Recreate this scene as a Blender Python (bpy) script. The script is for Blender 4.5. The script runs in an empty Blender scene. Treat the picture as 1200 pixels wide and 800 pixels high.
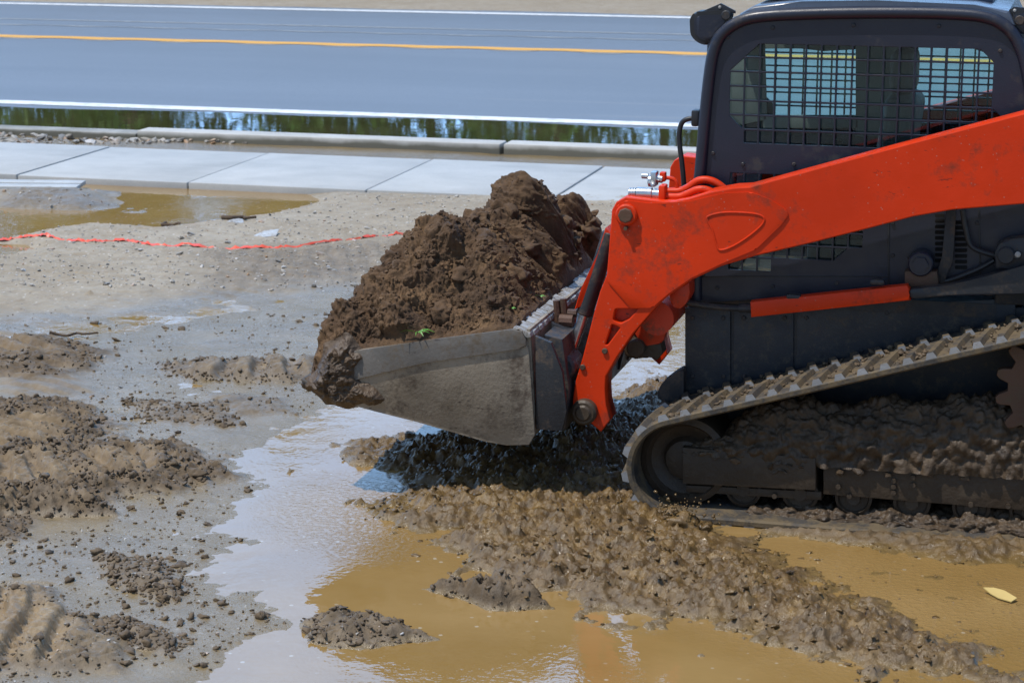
import bpy, bmesh, math, random
import numpy as np
from mathutils import Vector, Matrix, noise as mnoise
random.seed(7)
R = math.radians
scene = bpy.context.scene
COL = scene.collection

# ------------------------------------------------------------------ camera
FPX, CAMH, HZ, YAW = 2500.0, 2.8, -180.0, R(15.3)      # focal length in photo px, height, horizon row, yaw
PITCH = math.atan((400 - HZ) / FPX)
cd = bpy.data.cameras.new('camera')
cd.sensor_width = 36.0; cd.lens = 36.0 * FPX / 1200.0
cd.clip_start = 0.1; cd.clip_end = 2000
cd.dof.use_dof = True; cd.dof.focus_distance = 9.2; cd.dof.aperture_fstop = 7.5
cam = bpy.data.objects.new('camera', cd); COL.objects.link(cam)
cam.location = (0, 0, CAMH)
cam.rotation_euler = (math.pi / 2 - PITCH, 0, YAW)
scene.camera = cam

# ------------------------------------------------------------------ sky + sun
SUN_EL, SUN_AZ = R(65), math.atan2(-0.74, -0.67)         # azimuth measured from +Y towards +X : high, from the left and a little in front of the machine
sd = Vector((math.sin(SUN_AZ) * math.cos(SUN_EL), math.cos(SUN_AZ) * math.cos(SUN_EL), math.sin(SUN_EL)))
W = bpy.data.worlds.new('World'); scene.world = W; W.use_nodes = True
nt = W.node_tree; nt.nodes.clear()
def N(t, typ, **kw):
    n = t.nodes.new(typ)
    for k, v in kw.items(): setattr(n, k, v)
    return n
out = N(nt, 'ShaderNodeOutputWorld'); bg = N(nt, 'ShaderNodeBackground')
sky = N(nt, 'ShaderNodeTexSky', sky_type='NISHITA'); sky.sun_disc = False
sky.sun_elevation = SUN_EL; sky.sun_rotation = SUN_AZ; sky.air_density = 1.0; sky.dust_density = 0.5; sky.ozone_density = 1.5
tc = N(nt, 'ShaderNodeTexCoord'); nz = N(nt, 'ShaderNodeTexNoise'); nz.inputs['Scale'].default_value = 2.6
nz.inputs['Detail'].default_value = 7; nz.inputs['Roughness'].default_value = 0.58
mp = N(nt, 'ShaderNodeMapping'); mp.inputs['Scale'].default_value = (1, 1, 2.6); mp.inputs['Location'].default_value = (3.1, 1.7, 0.4)
nt.links.new(tc.outputs['Generated'], mp.inputs['Vector']); nt.links.new(mp.outputs['Vector'], nz.inputs['Vector'])
rp = N(nt, 'ShaderNodeValToRGB'); rp.color_ramp.elements[0].position = 0.18; rp.color_ramp.elements[1].position = 0.5
nt.links.new(nz.outputs['Fac'], rp.inputs['Fac'])
mxs = N(nt, 'ShaderNodeMixRGB'); mxs.inputs[2].default_value = (10.5, 19.5, 34.0, 1)
# blue sky glow added low ahead for puddle reflections; fades behind the camera
vd = N(nt, 'ShaderNodeVectorMath', operation='DOT_PRODUCT'); vd.inputs[1].default_value = (-0.30, 0.954, -0.35)
nt.links.new(tc.outputs['Generated'], vd.inputs[0])
dr = N(nt, 'ShaderNodeMapRange'); dr.inputs['From Min'].default_value = 0.05; dr.inputs['From Max'].default_value = 0.75; dr.inputs['To Min'].default_value = 0.12; dr.inputs['To Max'].default_value = 1.0
nt.links.new(vd.outputs['Value'], dr.inputs['Value'])
fm = N(nt, 'ShaderNodeMath', operation='MULTIPLY'); nt.links.new(dr.outputs[0], fm.inputs[1])
nt.links.new(rp.outputs['Color'], fm.inputs[0]); nt.links.new(fm.outputs[0], mxs.inputs[0])
nt.links.new(sky.outputs['Color'], mxs.inputs[1]); nt.links.new(mxs.outputs['Color'], bg.inputs['Color'])
bg.inputs['Strength'].default_value = 0.085
nt.links.new(bg.outputs['Background'], out.inputs['Surface'])
ld = bpy.data.lights.new('sun', 'SUN'); ld.energy = 3.9; ld.angle = R(0.6); ld.color = (1.0, 0.95, 0.87)
sun = bpy.data.objects.new('sun', ld); COL.objects.link(sun)
sun.rotation_euler = sd.to_track_quat('Z', 'Y').to_euler(); sun.location = sd * 50
scene.view_settings.view_transform = 'Standard'; scene.view_settings.look = 'None'
scene.view_settings.exposure = 0.0; scene.view_settings.gamma = 1.0
scene.view_settings.use_curve_mapping = False
scene.cycles.max_bounces = 8; scene.cycles.transparent_max_bounces = 16
scene.cycles.use_denoising = True

# ------------------------------------------------------------------ measuring: photo pixel -> point on a plane
_f = Vector((-math.sin(YAW) * math.cos(PITCH), math.cos(YAW) * math.cos(PITCH), -math.sin(PITCH)))
_r = Vector((math.cos(YAW), math.sin(YAW), 0)); _u = _r.cross(_f)
def _ray(x, y): return _f + _r * ((x - 600) / FPX) + _u * ((400 - y) / FPX)
def onY(x, y, Y):
    d = _ray(x, y); return Vector((0, 0, CAMH)) + d * (Y / d.y)
def onZ(x, y, Z=0.0):
    d = _ray(x, y); return Vector((0, 0, CAMH)) + d * ((Z - CAMH) / d.z)
def side(pts, Y): return [(p.x, p.z) for p in (onY(x, y, Y) for x, y in pts)]
def floor(pts, Z=0.0): return [(p.x, p.y) for p in (onZ(x, y, Z) for x, y in pts)]

# ------------------------------------------------------------------ numpy noise
_rng = np.random.default_rng(5)
_P = _rng.permutation(256); _P = np.concatenate([_P, _P, _P])
_A = _rng.random(256) * 2 * np.pi; _GX, _GY = np.cos(_A), np.sin(_A)
_RV = _rng.random((256, 4))
def perlin(x, y, seed=0):
    x = x + seed * 17.13; y = y + seed * 9.71
    xi = np.floor(x).astype(np.int64); yi = np.floor(y).astype(np.int64)
    xf = x - xi; yf = y - yi
    u = xf * xf * xf * (xf * (xf * 6 - 15) + 10); v = yf * yf * yf * (yf * (yf * 6 - 15) + 10)
    xi &= 255; yi &= 255
    def g(ix, iy, dx, dy):
        h = _P[_P[ix & 255] + (iy & 255)]; return _GX[h] * dx + _GY[h] * dy
    a = g(xi, yi, xf, yf); b = g(xi + 1, yi, xf - 1, yf); c = g(xi, yi + 1, xf, yf - 1); d = g(xi + 1, yi + 1, xf - 1, yf - 1)
    return (a + u * (b - a) + v * (c + u * (d - c) - a - u * (b - a))) * 1.4
def fbm(x, y, o=4, seed=0, gain=0.5, ridged=False):
    s = 0; a = 1.0; t = 0
    for i in range(o):
        n = perlin(x * 2 ** i, y * 2 ** i, seed + i)
        if ridged: n = 1 - 2 * np.abs(n)
        s = s + a * n; t += a; a *= gain
    return s / t
def lumps(x, y, size, seed=0, keep=1.0):
    """clod noise: tilted rounded lumps of random size, one per cell of a jittered grid"""
    x = x / size + seed * 7.3; y = y / size + seed * 3.9
    xi = np.floor(x).astype(np.int64); yi = np.floor(y).astype(np.int64)
    h = np.zeros_like(x)
    for dx in (-1, 0, 1):
        for dy in (-1, 0, 1):
            k = _P[_P[(xi + dx) & 255] + ((yi + dy) & 255)]
            rv = _RV[k]
            cx = xi + dx + rv[..., 0]; cy = yi + dy + rv[..., 1]
            an = rv[..., 2] * 6.283; r = 0.42 + 0.5 * rv[..., 3]
            ex = (x - cx) * np.cos(an) + (y - cy) * np.sin(an); ey = -(x - cx) * np.sin(an) + (y - cy) * np.cos(an)
            q = 1 - (ex * ex / (r * r) + ey * ey / (r * r * 0.45))
            b = np.sqrt(np.maximum(q, 0)) * r * (0.6 + 0.7 * (0.5 + ex)) * (rv[..., 1] < keep)
            h = np.maximum(h, b)
    return h * size
def mask(x, y, poly, soft=0.05):
    """1 inside the polygon, soft edge, 0 outside (poly in world xy)"""
    px = np.array(poly); n = len(px)
    ins = np.zeros(x.shape, bool); d2 = np.full(x.shape, 1e9)
    for i in range(n):
        x0, y0 = px[i]; x1, y1 = px[(i + 1) % n]
        if y0 != y1:
            c = ((y0 > y) != (y1 > y)) & (x < (x1 - x0) * (y - y0) / (y1 - y0) + x0); ins ^= c
        L = (x1 - x0) ** 2 + (y1 - y0) ** 2 + 1e-9
        t = np.clip(((x - x0) * (x1 - x0) + (y - y0) * (y1 - y0)) / L, 0, 1)
        d2 = np.minimum(d2, (x - x0 - t * (x1 - x0)) ** 2 + (y - y0 - t * (y1 - y0)) ** 2)
    s = np.where(ins, 1, -1) * np.sqrt(d2)
    t = np.clip(s / soft * 0.5 + 0.5, 0, 1)
    return t * t * (3 - 2 * t)

# ------------------------------------------------------------------ materials
def new_mat(name):
    m = bpy.data.materials.new(name); m.use_nodes = True
    t = m.node_tree; b = t.nodes['Principled BSDF']
    return m, t, b
def noise_node(t, scale, detail=4, rough=0.55, coord='Object', sc=None):
    c = N(t, 'ShaderNodeTexCoord'); n = N(t, 'ShaderNodeTexNoise')
    n.inputs['Scale'].default_value = scale; n.inputs['Detail'].default_value = detail; n.inputs['Roughness'].default_value = rough
    if sc:
        mpn = N(t, 'ShaderNodeMapping'); mpn.inputs['Scale'].default_value = sc
        t.links.new(c.outputs[coord], mpn.inputs['Vector']); t.links.new(mpn.outputs['Vector'], n.inputs['Vector'])
    else: t.links.new(c.outputs[coord], n.inputs['Vector'])
    return n.outputs['Fac']
def ramp(t, fac, stops):
    r = N(t, 'ShaderNodeValToRGB'); e = r.color_ramp.elements
    while len(e) < len(stops): e.new(0.5)
    for i, (p, c) in enumerate(stops):
        e[i].position = p; e[i].color = (c, c, c, 1) if isinstance(c, (int, float)) else (*c, 1)
    t.links.new(fac, r.inputs['Fac']); return r.outputs['Color']
def mix(t, fac, a, b, typ='MIX'):
    m = N(t, 'ShaderNodeMixRGB', blend_type=typ)
    for i, v in ((0, fac), (1, a), (2, b)):
        if hasattr(v, 'links'): t.links.new(v, m.inputs[i])
        elif isinstance(v, (int, float)): m.inputs[i].default_value = v if i == 0 else (v, v, v, 1)
        else: m.inputs[i].default_value = (*v, 1)
    return m.outputs['Color']
def math_node(t, op, a, b):
    m = N(t, 'ShaderNodeMath', operation=op)
    for i, v in ((0, a), (1, b)):
        if hasattr(v, 'links'): t.links.new(v, m.inputs[i])
        else: m.inputs[i].default_value = v
    return m.outputs[0]
def bump(t, b, h, strength=0.3, dist=0.01):
    bn = N(t, 'ShaderNodeBump'); bn.inputs['Strength'].default_value = strength; bn.inputs['Distance'].default_value = dist
    t.links.new(h, bn.inputs['Height']); t.links.new(bn.outputs['Normal'], b.inputs['Normal'])
MUDC = (0.085, 0.058, 0.034)
def surf(name, base, rough=0.5, metal=0.0, var=0.15, dirt=0.0, dirt_col=MUDC, dirt_scale=9, chips=0.0, chip_col=(0.03, 0.02, 0.02), bmp=0.06, bscale=60, streak=None, coat=0.0):
    m, t, b = new_mat(name)
    n1 = noise_node(t, 3.5, 5)
    lo = tuple(c * (1 - var) for c in base); hi = tuple(min(1, c * (1 + var)) for c in base)
    c = ramp(t, n1, [(0.3, lo), (0.7, hi)])
    rg = ramp(t, noise_node(t, 14, 5, 0.6), [(0.3, max(0.05, rough - 0.1)), (0.7, min(1, rough + 0.14))])
    if dirt > 0:
        a = noise_node(t, dirt_scale, 8, 0.68); bq = noise_node(t, dirt_scale * 7, 4, 0.6)
        f = ramp(t, math_node(t, 'MULTIPLY_ADD', a, 0.7), [(0, 0), (1, 1)]) if False else math_node(t, 'ADD', math_node(t, 'MULTIPLY', a, 0.75), math_node(t, 'MULTIPLY', bq, 0.25))
        f = ramp(t, f, [(0.62 - dirt * 0.3, 0), (0.74 - dirt * 0.3, 0.92)])
        c = mix(t, f, c, dirt_col); rg = mix(t, f, rg, 0.8)
    if chips > 0:
        v = N(t, 'ShaderNodeTexVoronoi'); v.inputs['Scale'].default_value = 42
        cc = N(t, 'ShaderNodeTexCoord'); t.links.new(cc.outputs['Object'], v.inputs['Vector'])
        f = math_node(t, 'MULTIPLY', ramp(t, v.outputs['Distance'], [(0.05, 1), (0.14, 0)]), ramp(t, noise_node(t, 5, 4), [(0.60 - chips * 0.16, 0), (0.68 - chips * 0.16, 0.55)]))
        c = mix(t, f, c, (0.35, 0.27, 0.22))
        s = noise_node(t, 10, 6, 0.7, sc=(1.0, 1.0, 3.2))
        c = mix(t, ramp(t, s, [(0.70 - chips * 0.08, 0), (0.735 - chips * 0.08, 0.85)]), c, chip_col)
    t.links.new(c, b.inputs['Base Color']); t.links.new(rg, b.inputs['Roughness'])
    b.inputs['Metallic'].default_value = metal; b.inputs['Coat Weight'].default_value = coat; b.inputs['Coat Roughness'].default_value = 0.2
    bump(t, b, noise_node(t, bscale, 5, 0.6), bmp, 0.01)
    return m
M = {}
ORANGE = (0.62, 0.034, 0.0015)
M['orange'] = surf('orange_paint', ORANGE, 0.42, var=0.10, dirt=0.31, dirt_col=(0.24, 0.034, 0.014), dirt_scale=4, chips=0.85, chip_col=(0.16, 0.02, 0.01), bmp=0.05, coat=0.0); M['orange'].node_tree.nodes['Principled BSDF'].inputs['Specular IOR Level'].default_value = 0.3
M['orange_dirty'] = surf('orange_paint_muddy', (0.55, 0.04, 0.008), 0.5, var=0.15, dirt=0.34, dirt_scale=8, chips=0.6)
M['navy'] = surf('cab_paint', (0.010, 0.013, 0.028), 0.4, var=0.15, dirt=0.16, dirt_col=(0.05, 0.046, 0.044), dirt_scale=5, bmp=0.12, bscale=160, coat=0.15)
M['roof'] = surf('roof_paint', (0.07, 0.09, 0.13), 0.28, var=0.2, dirt=0.12, dirt_col=(0.12, 0.12, 0.12), dirt_scale=3.5, bmp=0.05)
M['dark'] = surf('dark_steel', (0.02, 0.022, 0.027), 0.5, var=0.2, dirt=0.42, dirt_col=(0.085, 0.06, 0.042), dirt_scale=10, bmp=0.15, bscale=90)
M['bodyp'] = surf('dusty_body_paint', (0.024, 0.028, 0.036), 0.5, var=0.25, dirt=0.36, dirt_col=(0.085, 0.072, 0.056), dirt_scale=22, bmp=0.12, bscale=110)
M['black'] = surf('black_plastic', (0.016, 0.017, 0.021), 0.42, var=0.1, bmp=0.05)
M['steel'] = surf('plated_steel', (0.52, 0.54, 0.56), 0.28, 0.9, var=0.2, dirt=0.15, bmp=0.05)
M['rub'] = surf('track_rubber', (0.05, 0.045, 0.04), 0.72, var=0.25, dirt=0.62, dirt_col=(0.13, 0.095, 0.052), dirt_scale=11, bmp=0.3, bscale=50)
M['lug'] = surf('lug_end_skylit', (0.27, 0.275, 0.285), 0.55, var=0.25, dirt=0.3, dirt_col=(0.2, 0.15, 0.09), dirt_scale=14, bmp=0.2)  # lug end faces only: skylight on them painted as pale grey
M['mudsteel'] = surf('mud_coated_steel', (0.045, 0.03, 0.018), 0.55, var=0.3, dirt=0.4, dirt_col=(0.075, 0.053, 0.032), dirt_scale=6, bmp=0.4, bscale=40)
M['rusty'] = surf('worn_rusty_steel', (0.085, 0.042, 0.025), 0.6, var=0.4, dirt=0.42, dirt_scale=12, bmp=0.3)
M['bucket'] = surf('worn_bucket_steel', (0.26, 0.218, 0.168), 0.5, 0.1, var=0.35, dirt=0.37, dirt_col=(0.075, 0.052, 0.036), dirt_scale=5.5, chips=0.6, bmp=0.3, bscale=70)
M['bucket_rim'] = surf('bucket_rim_steel', (0.125, 0.115, 0.105), 0.5, 0.1, var=0.3, dirt=0.42, chips=0.5, dirt_col=(0.10, 0.075, 0.05), dirt_scale=8, bmp=0.2)
M['bright'] = surf('scraped_bright_steel', (0.33, 0.32, 0.305), 0.5, 0.2, var=0.3, dirt=0.45, dirt_col=(0.12, 0.09, 0.06), dirt_scale=22, bmp=0.2)
M['seat'] = surf('seat_vinyl', (0.07, 0.07, 0.068), 0.6, var=0.2)
M['trim'] = surf('cab_trim', (0.11, 0.12, 0.115), 0.6, var=0.35)
M['lens'] = surf('lamp_lens', (0.5, 0.5, 0.5), 0.1, 0.0, var=0.05)
# tinted cab glass
m, t, b = new_mat('tinted_glass'); t.nodes.remove(b)
tr = N(t, 'ShaderNodeBsdfTransparent'); tr.inputs['Color'].default_value = (0.86, 0.97, 0.95, 1)
gl = N(t, 'ShaderNodeBsdfGlossy'); gl.inputs['Roughness'].default_value = 0.03
fr = N(t, 'ShaderNodeFresnel'); fr.inputs['IOR'].default_value = 1.45
ms = N(t, 'ShaderNodeMixShader'); t.links.new(fr.outputs[0], ms.inputs[0]); t.links.new(tr.outputs[0], ms.inputs[1]); t.links.new(gl.outputs[0], ms.inputs[2])
t.links.new(ms.outputs[0], t.nodes['Material Output'].inputs['Surface']); M['glass'] = m

def ground_mat(name):
    m, t, b = new_mat(name)
    def attr(n):
        a = N(t, 'ShaderNodeAttribute'); a.attribute_name = n; return a.outputs['Fac']
    wet, churn, tan, gloss = attr('wet'), attr('churn'), attr('tan'), attr('gloss')
    n1, n2, n3 = noise_node(t, 0.9, 6, 0.6), noise_node(t, 7, 6, 0.65), noise_node(t, 45, 4, 0.6)
    sand = mix(t, ramp(t, n1, [(0.35, 0), (0.65, 1)]), (0.295, 0.245, 0.18), (0.355, 0.31, 0.245))
    sand = mix(t, ramp(t, n2, [(0.35, 0.45), (0.6, 0)]), sand, (0.19, 0.145, 0.095))
    # gravel specks
    v = N(t, 'ShaderNodeTexVoronoi'); v.inputs['Scale'].default_value = 34; c = N(t, 'ShaderNodeTexCoord'); t.links.new(c.outputs['Object'], v.inputs['Vector'])
    sp = N(t, 'ShaderNodeSeparateColor'); t.links.new(v.outputs['Color'], sp.inputs[0])
    spot = math_node(t, 'MULTIPLY', ramp(t, v.outputs['Distance'], [(0.2, 1), (0.36, 0)]), ramp(t, sp.outputs[0], [(0.62, 0), (0.66, 1)]))
    scol = ramp(t, sp.outputs[1], [(0.1, (0.14, 0.12, 0.11)), (0.45, (0.42, 0.38, 0.33)), (0.75, (0.55, 0.53, 0.5)), (0.95, (0.38, 0.25, 0.13))])
    sand = mix(t, math_node(t, 'MULTIPLY', spot, 0.75), sand, scol)
    wetc = mix(t, ramp(t, n1, [(0.3, 0), (0.7, 1)]), (0.18, 0.142, 0.095), (0.235, 0.185, 0.122))
    wetc = mix(t, math_node(t, 'MULTIPLY', spot, 0.35), wetc, scol)
    wetc = mix(t, ramp(t, n2, [(0.3, 0.4), (0.55, 0)]), wetc, (0.10, 0.08, 0.055))
    wetc = mix(t, ramp(t, noise_node(t, 1.7, 7, 0.68, sc=(0.8, 1.6, 1)), [(0.50, 0), (0.64, 0.75)]), wetc, (0.235, 0.168, 0.075))     # yellow silt left by draining water
    col = mix(t, wet, sand, wetc)
    ch = ramp(t, n2, [(0.3, (0.06, 0.041, 0.023)), (0.52, (0.125, 0.087, 0.05)), (0.75, (0.215, 0.155, 0.092))])
    col = mix(t, churn, col, ch)
    tn = ramp(t, n2, [(0.3, (0.19, 0.13, 0.07)), (0.7, (0.31, 0.225, 0.125))])
    col = mix(t, tan, col, tn)
    t.links.new(col, b.inputs['Base Color'])
    ru = mix(t, wet, 0.9, ramp(t, noise_node(t, 3.0, 5, 0.6), [(0.35, 0.10), (0.65, 0.32)]))
    ru = mix(t, churn, ru, ramp(t, noise_node(t, 16, 4), [(0.4, 0.55), (0.6, 0.85)]))
    ru = mix(t, gloss, ru, ramp(t, noise_node(t, 26, 4), [(0.40, 0.45), (0.53, 0.30), (0.60, 0.10)]))
    col = mix(t, math_node(t, 'MULTIPLY', gloss, 0.92), col, ramp(t, noise_node(t, 12, 6, 0.65), [(0.3, (0.06, 0.035, 0.012)), (0.5, (0.13, 0.079, 0.028)), (0.72, (0.235, 0.147, 0.05))]))
    t.links.new(col, b.inputs['Base Color'])
    # thin film of water on ground that barely rises above the puddles
    gp = N(t, 'ShaderNodeNewGeometry'); gs = N(t, 'ShaderNodeSeparateXYZ'); t.links.new(gp.outputs['Position'], gs.inputs[0])
    zf = math_node(t, 'ADD', math_node(t, 'MULTIPLY', gs.outputs['Z'], 38.0), math_node(t, 'MULTIPLY', math_node(t, 'SUBTRACT', n2, 0.5), 0.9))
    film = math_node(t, 'MULTIPLY', ramp(t, zf, [(0.0, 0.85), (0.75, 0)]), wet)
    ru = mix(t, film, ru, 0.05)
    t.links.new(mix(t, math_node(t, 'MULTIPLY', film, 0.7), col, (0.225, 0.15, 0.05)), b.inputs['Base Color'])
    t.links.new(ru, b.inputs['Roughness'])
    b.inputs['Specular IOR Level'].default_value = 0.5
    h = math_node(t, 'ADD', math_node(t, 'MULTIPLY', n3, 0.6), math_node(t, 'MULTIPLY', noise_node(t, 170, 3, 0.6), 0.4))
    bump(t, b, h, 0.6, 0.014)
    return m
M['ground'] = ground_mat('wet_ground')
def water_mat(name, base, base2, rip=0.25, ripscale=9, spots=True):
    m, t, b = new_mat(name)
    c = mix(t, ramp(t, noise_node(t, 1.2, 4), [(0.35, 0), (0.65, 1)]), base, base2)
    b.inputs['Roughness'].default_value = 0.02; b.inputs['IOR'].default_value = 1.55
    if spots:   # small pale flecks, in patches
        v = N(t, 'ShaderNodeTexVoronoi'); v.inputs['Scale'].default_value = 16; cc = N(t, 'ShaderNodeTexCoord'); t.links.new(cc.outputs['Object'], v.inputs['Vector'])
        f = math_node(t, 'MULTIPLY', ramp(t, v.outputs['Distance'], [(0.10, 1), (0.15, 0)]), ramp(t, noise_node(t, 2.2, 3), [(0.5, 0), (0.6, 0.55)]))
        c = mix(t, f, c, (0.5, 0.46, 0.38))
    t.links.new(c, b.inputs['Base Color'])
    h = math_node(t, 'ADD', noise_node(t, ripscale, 3, 0.5), math_node(t, 'MULTIPLY', math_node(t, 'MULTIPLY', noise_node(t, ripscale * 5, 2, 0.5), 0.5), ramp(t, noise_node(t, 1.3, 3), [(0.42, 0.1), (0.6, 1)])))
    if spots:   # choppy, splashed water between the mud ridge and the track, and below the bucket
        for cx, cy, r0, r1, amp in ((-0.55, 7.75, 0.35, 1.0, 1.4), (-2.75, 8.35, 0.25, 0.8, 0.5)):
            gp = N(t, 'ShaderNodeNewGeometry'); dn = N(t, 'ShaderNodeVectorMath', operation='DISTANCE'); dn.inputs[1].default_value = (cx, cy, 0); t.links.new(gp.outputs['Position'], dn.inputs[0])
            k = ramp(t, dn.outputs['Value'], [(r0, amp if amp < 1 else 1.0), (min(r1, 1.0), 0)])
            h = math_node(t, 'ADD', h, math_node(t, 'MULTIPLY', math_node(t, 'MULTIPLY', k, 1.5), ramp(t, noise_node(t, 42, 3, 0.6), [(0.45, 0), (0.7, 1)])))
    bump(t, b, h, rip, 0.004)
    return m
M['water'] = water_mat('muddy_water', (0.245, 0.148, 0.046), (0.30, 0.19, 0.070), 0.5, 8)
M['gutter'] = water_mat('gutter_water', (0.04, 0.04, 0.016), (0.06, 0.055, 0.025), 0.12, 5, False)

def soil_mat():
    m, t, b = new_mat('loose_soil')
    n2, n3 = noise_node(t, 6, 6, 0.62), noise_node(t, 60, 5, 0.65)
    c = ramp(t, n2, [(0.3, (0.06, 0.032, 0.016)), (0.5, (0.122, 0.068, 0.032)), (0.72, (0.215, 0.125, 0.058))])
    c = mix(t, ramp(t, n3, [(0.4, 0.45), (0.62, 0)]), c, (0.055, 0.034, 0.02))
    t.links.new(c, b.inputs['Base Color']); b.inputs['Roughness'].default_value = 0.88
    h = math_node(t, 'ADD', math_node(t, 'MULTIPLY', n3, 0.7), math_node(t, 'MULTIPLY', noise_node(t, 220, 4, 0.7), 0.4))
    bump(t, b, h, 0.8, 0.014); return m
M['soil'] = soil_mat()
def wetmud_mat(name, lo, mid, hi, r0, r1):
    m, t, b = new_mat(name)
    n2, n3 = noise_node(t, 9, 6, 0.62), noise_node(t, 55, 4, 0.6)
    t.links.new(ramp(t, n2, [(0.3, lo), (0.5, mid), (0.75, hi)]), b.inputs['Base Color'])
    t.links.new(ramp(t, noise_node(t, 22, 4), [(0.38, r0), (0.62, r1)]), b.inputs['Roughness'])
    bump(t, b, n3, 0.6, 0.012); return m
M['caked'] = wetmud_mat('caked_mud', (0.032, 0.02, 0.011), (0.062, 0.04, 0.022), (0.10, 0.066, 0.037), 0.45, 0.75)
M['smear'] = wetmud_mat('damp_smeared_soil', (0.045, 0.028, 0.016), (0.085, 0.054, 0.031), (0.14, 0.09, 0.052), 0.45, 0.7)
M['clod'] = wetmud_mat('clod_mud', (0.06, 0.041, 0.024), (0.115, 0.08, 0.047), (0.18, 0.128, 0.076), 0.6, 0.85)
M['splash'] = wetmud_mat('splashed_mud', (0.075, 0.045, 0.017), (0.14, 0.086, 0.032), (0.235, 0.15, 0.055), 0.15, 0.5)

def concrete(name, a, b2, scale=2.2):
    m, t, b = new_mat(name)
    c = ramp(t, noise_node(t, scale, 8, 0.62), [(0.3, a), (0.7, b2)])
    c = mix(t, ramp(t, noise_node(t, 0.7, 5, 0.6, sc=(1, 3, 1)), [(0.52, 0), (0.7, 0.4)]), c, tuple(x * 0.72 for x in a))
    c = mix(t, ramp(t, noise_node(t, 90, 3), [(0.3, 0.25), (0.5, 0)]), c, tuple(x * 0.6 for x in a))
    t.links.new(c, b.inputs['Base Color']); b.inputs['Roughness'].default_value = 0.75
    bump(t, b, noise_node(t, 120, 4), 0.25, 0.004); return m
M['walk'] = concrete('sidewalk_concrete', (0.36, 0.37, 0.37), (0.45, 0.455, 0.45))
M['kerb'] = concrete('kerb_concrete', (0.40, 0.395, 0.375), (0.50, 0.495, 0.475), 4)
t = M['kerb'].node_tree; b = t.nodes['Principled BSDF']; cl_ = b.inputs['Base Color'].links[0].from_socket     # darker olive towards the foot, with a ragged edge
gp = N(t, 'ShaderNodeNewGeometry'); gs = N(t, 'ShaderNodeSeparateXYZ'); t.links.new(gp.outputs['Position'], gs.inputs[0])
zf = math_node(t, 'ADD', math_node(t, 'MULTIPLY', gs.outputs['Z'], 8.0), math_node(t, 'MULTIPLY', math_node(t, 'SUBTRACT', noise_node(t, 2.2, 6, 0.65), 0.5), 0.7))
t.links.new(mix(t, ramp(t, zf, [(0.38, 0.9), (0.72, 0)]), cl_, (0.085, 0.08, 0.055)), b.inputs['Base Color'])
M['kerbdark'] = concrete('kerb_stained_face', (0.12, 0.115, 0.095), (0.21, 0.20, 0.17), 5)
def asphalt_mat():
    m, t, b = new_mat('asphalt')
    c = ramp(t, noise_node(t, 0.35, 6, 0.6, sc=(0.25, 1.6, 1)), [(0.3, (0.145, 0.178, 0.225)), (0.7, (0.175, 0.21, 0.262))])
    c = mix(t, ramp(t, noise_node(t, 60, 3, 0.7), [(0.35, 0.5), (0.6, 0)]), c, (0.10, 0.12, 0.15))
    c = mix(t, ramp(t, noise_node(t, 1.4, 5, 0.6, sc=(0.06, 2.4, 1)), [(0.66, 0), (0.74, 0.35)]), c, (0.28, 0.28, 0.27))
    t.links.new(c, b.inputs['Base Color']); b.inputs['Roughness'].default_value = 0.62
    bump(t, b, noise_node(t, 90, 3), 0.4, 0.006); return m
M['asphalt'] = asphalt_mat()
def paint_mat(name, col, worn=(0.13, 0.14, 0.16), amt=0.1):
    m, t, b = new_mat(name)
    f = ramp(t, noise_node(t, 7, 7, 0.7), [(0.58 - amt, 0), (0.8 - amt, 0.55)])
    t.links.new(mix(t, f, col, worn), b.inputs['Base Color']); b.inputs['Roughness'].default_value = 0.6; return m
M['white'] = paint_mat('white_road_paint', (0.74, 0.76, 0.78)); M['yellow'] = paint_mat('yellow_road_paint', (0.70, 0.36, 0.045), amt=0.05)
M['wornwhite'] = paint_mat('worn_white_paint', (0.45, 0.46, 0.46), amt=0.28)
M['tape'] = surf('orange_red_tape', (0.72, 0.085, 0.045), 0.45, var=0.15, dirt=0.22, dirt_col=(0.2, 0.14, 0.09), dirt_scale=7)
M['board'] = surf('weathered_board', (0.42, 0.43, 0.43), 0.6, var=0.15, dirt=0.08, dirt_col=(0.2, 0.16, 0.11))
M['bark'] = surf('bark', (0.09, 0.062, 0.04), 0.85, var=0.3, bmp=0.5)
M['leafy'] = surf('yellow_leaf', (0.5, 0.37, 0.13), 0.5, var=0.2)
M['scrap'] = surf('pale_plastic_scrap', (0.42, 0.43, 0.44), 0.45, var=0.2, dirt=0.4, dirt_col=(0.25, 0.2, 0.15), dirt_scale=16)
M['grass'] = surf('grass_blade', (0.09, 0.26, 0.03), 0.5, var=0.3)
M['leaves'] = surf('tree_leaves', (0.07, 0.16, 0.022), 0.6, var=0.6)
def pebble_mat():
    m, t, b = new_mat('pebbles')
    g = N(t, 'ShaderNodeNewGeometry')
    t.links.new(ramp(t, g.outputs['Random Per Island'], [(0.0, (0.12, 0.11, 0.10)), (0.3, (0.26, 0.24, 0.21)), (0.6, (0.36, 0.33, 0.29)), (0.8, (0.48, 0.46, 0.43)), (0.93, (0.34, 0.2, 0.1)), (1, (0.5, 0.5, 0.5))]), b.inputs['Base Color'])
    b.inputs['Roughness'].default_value = 0.55; return m
M['pebble'] = pebble_mat()

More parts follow.
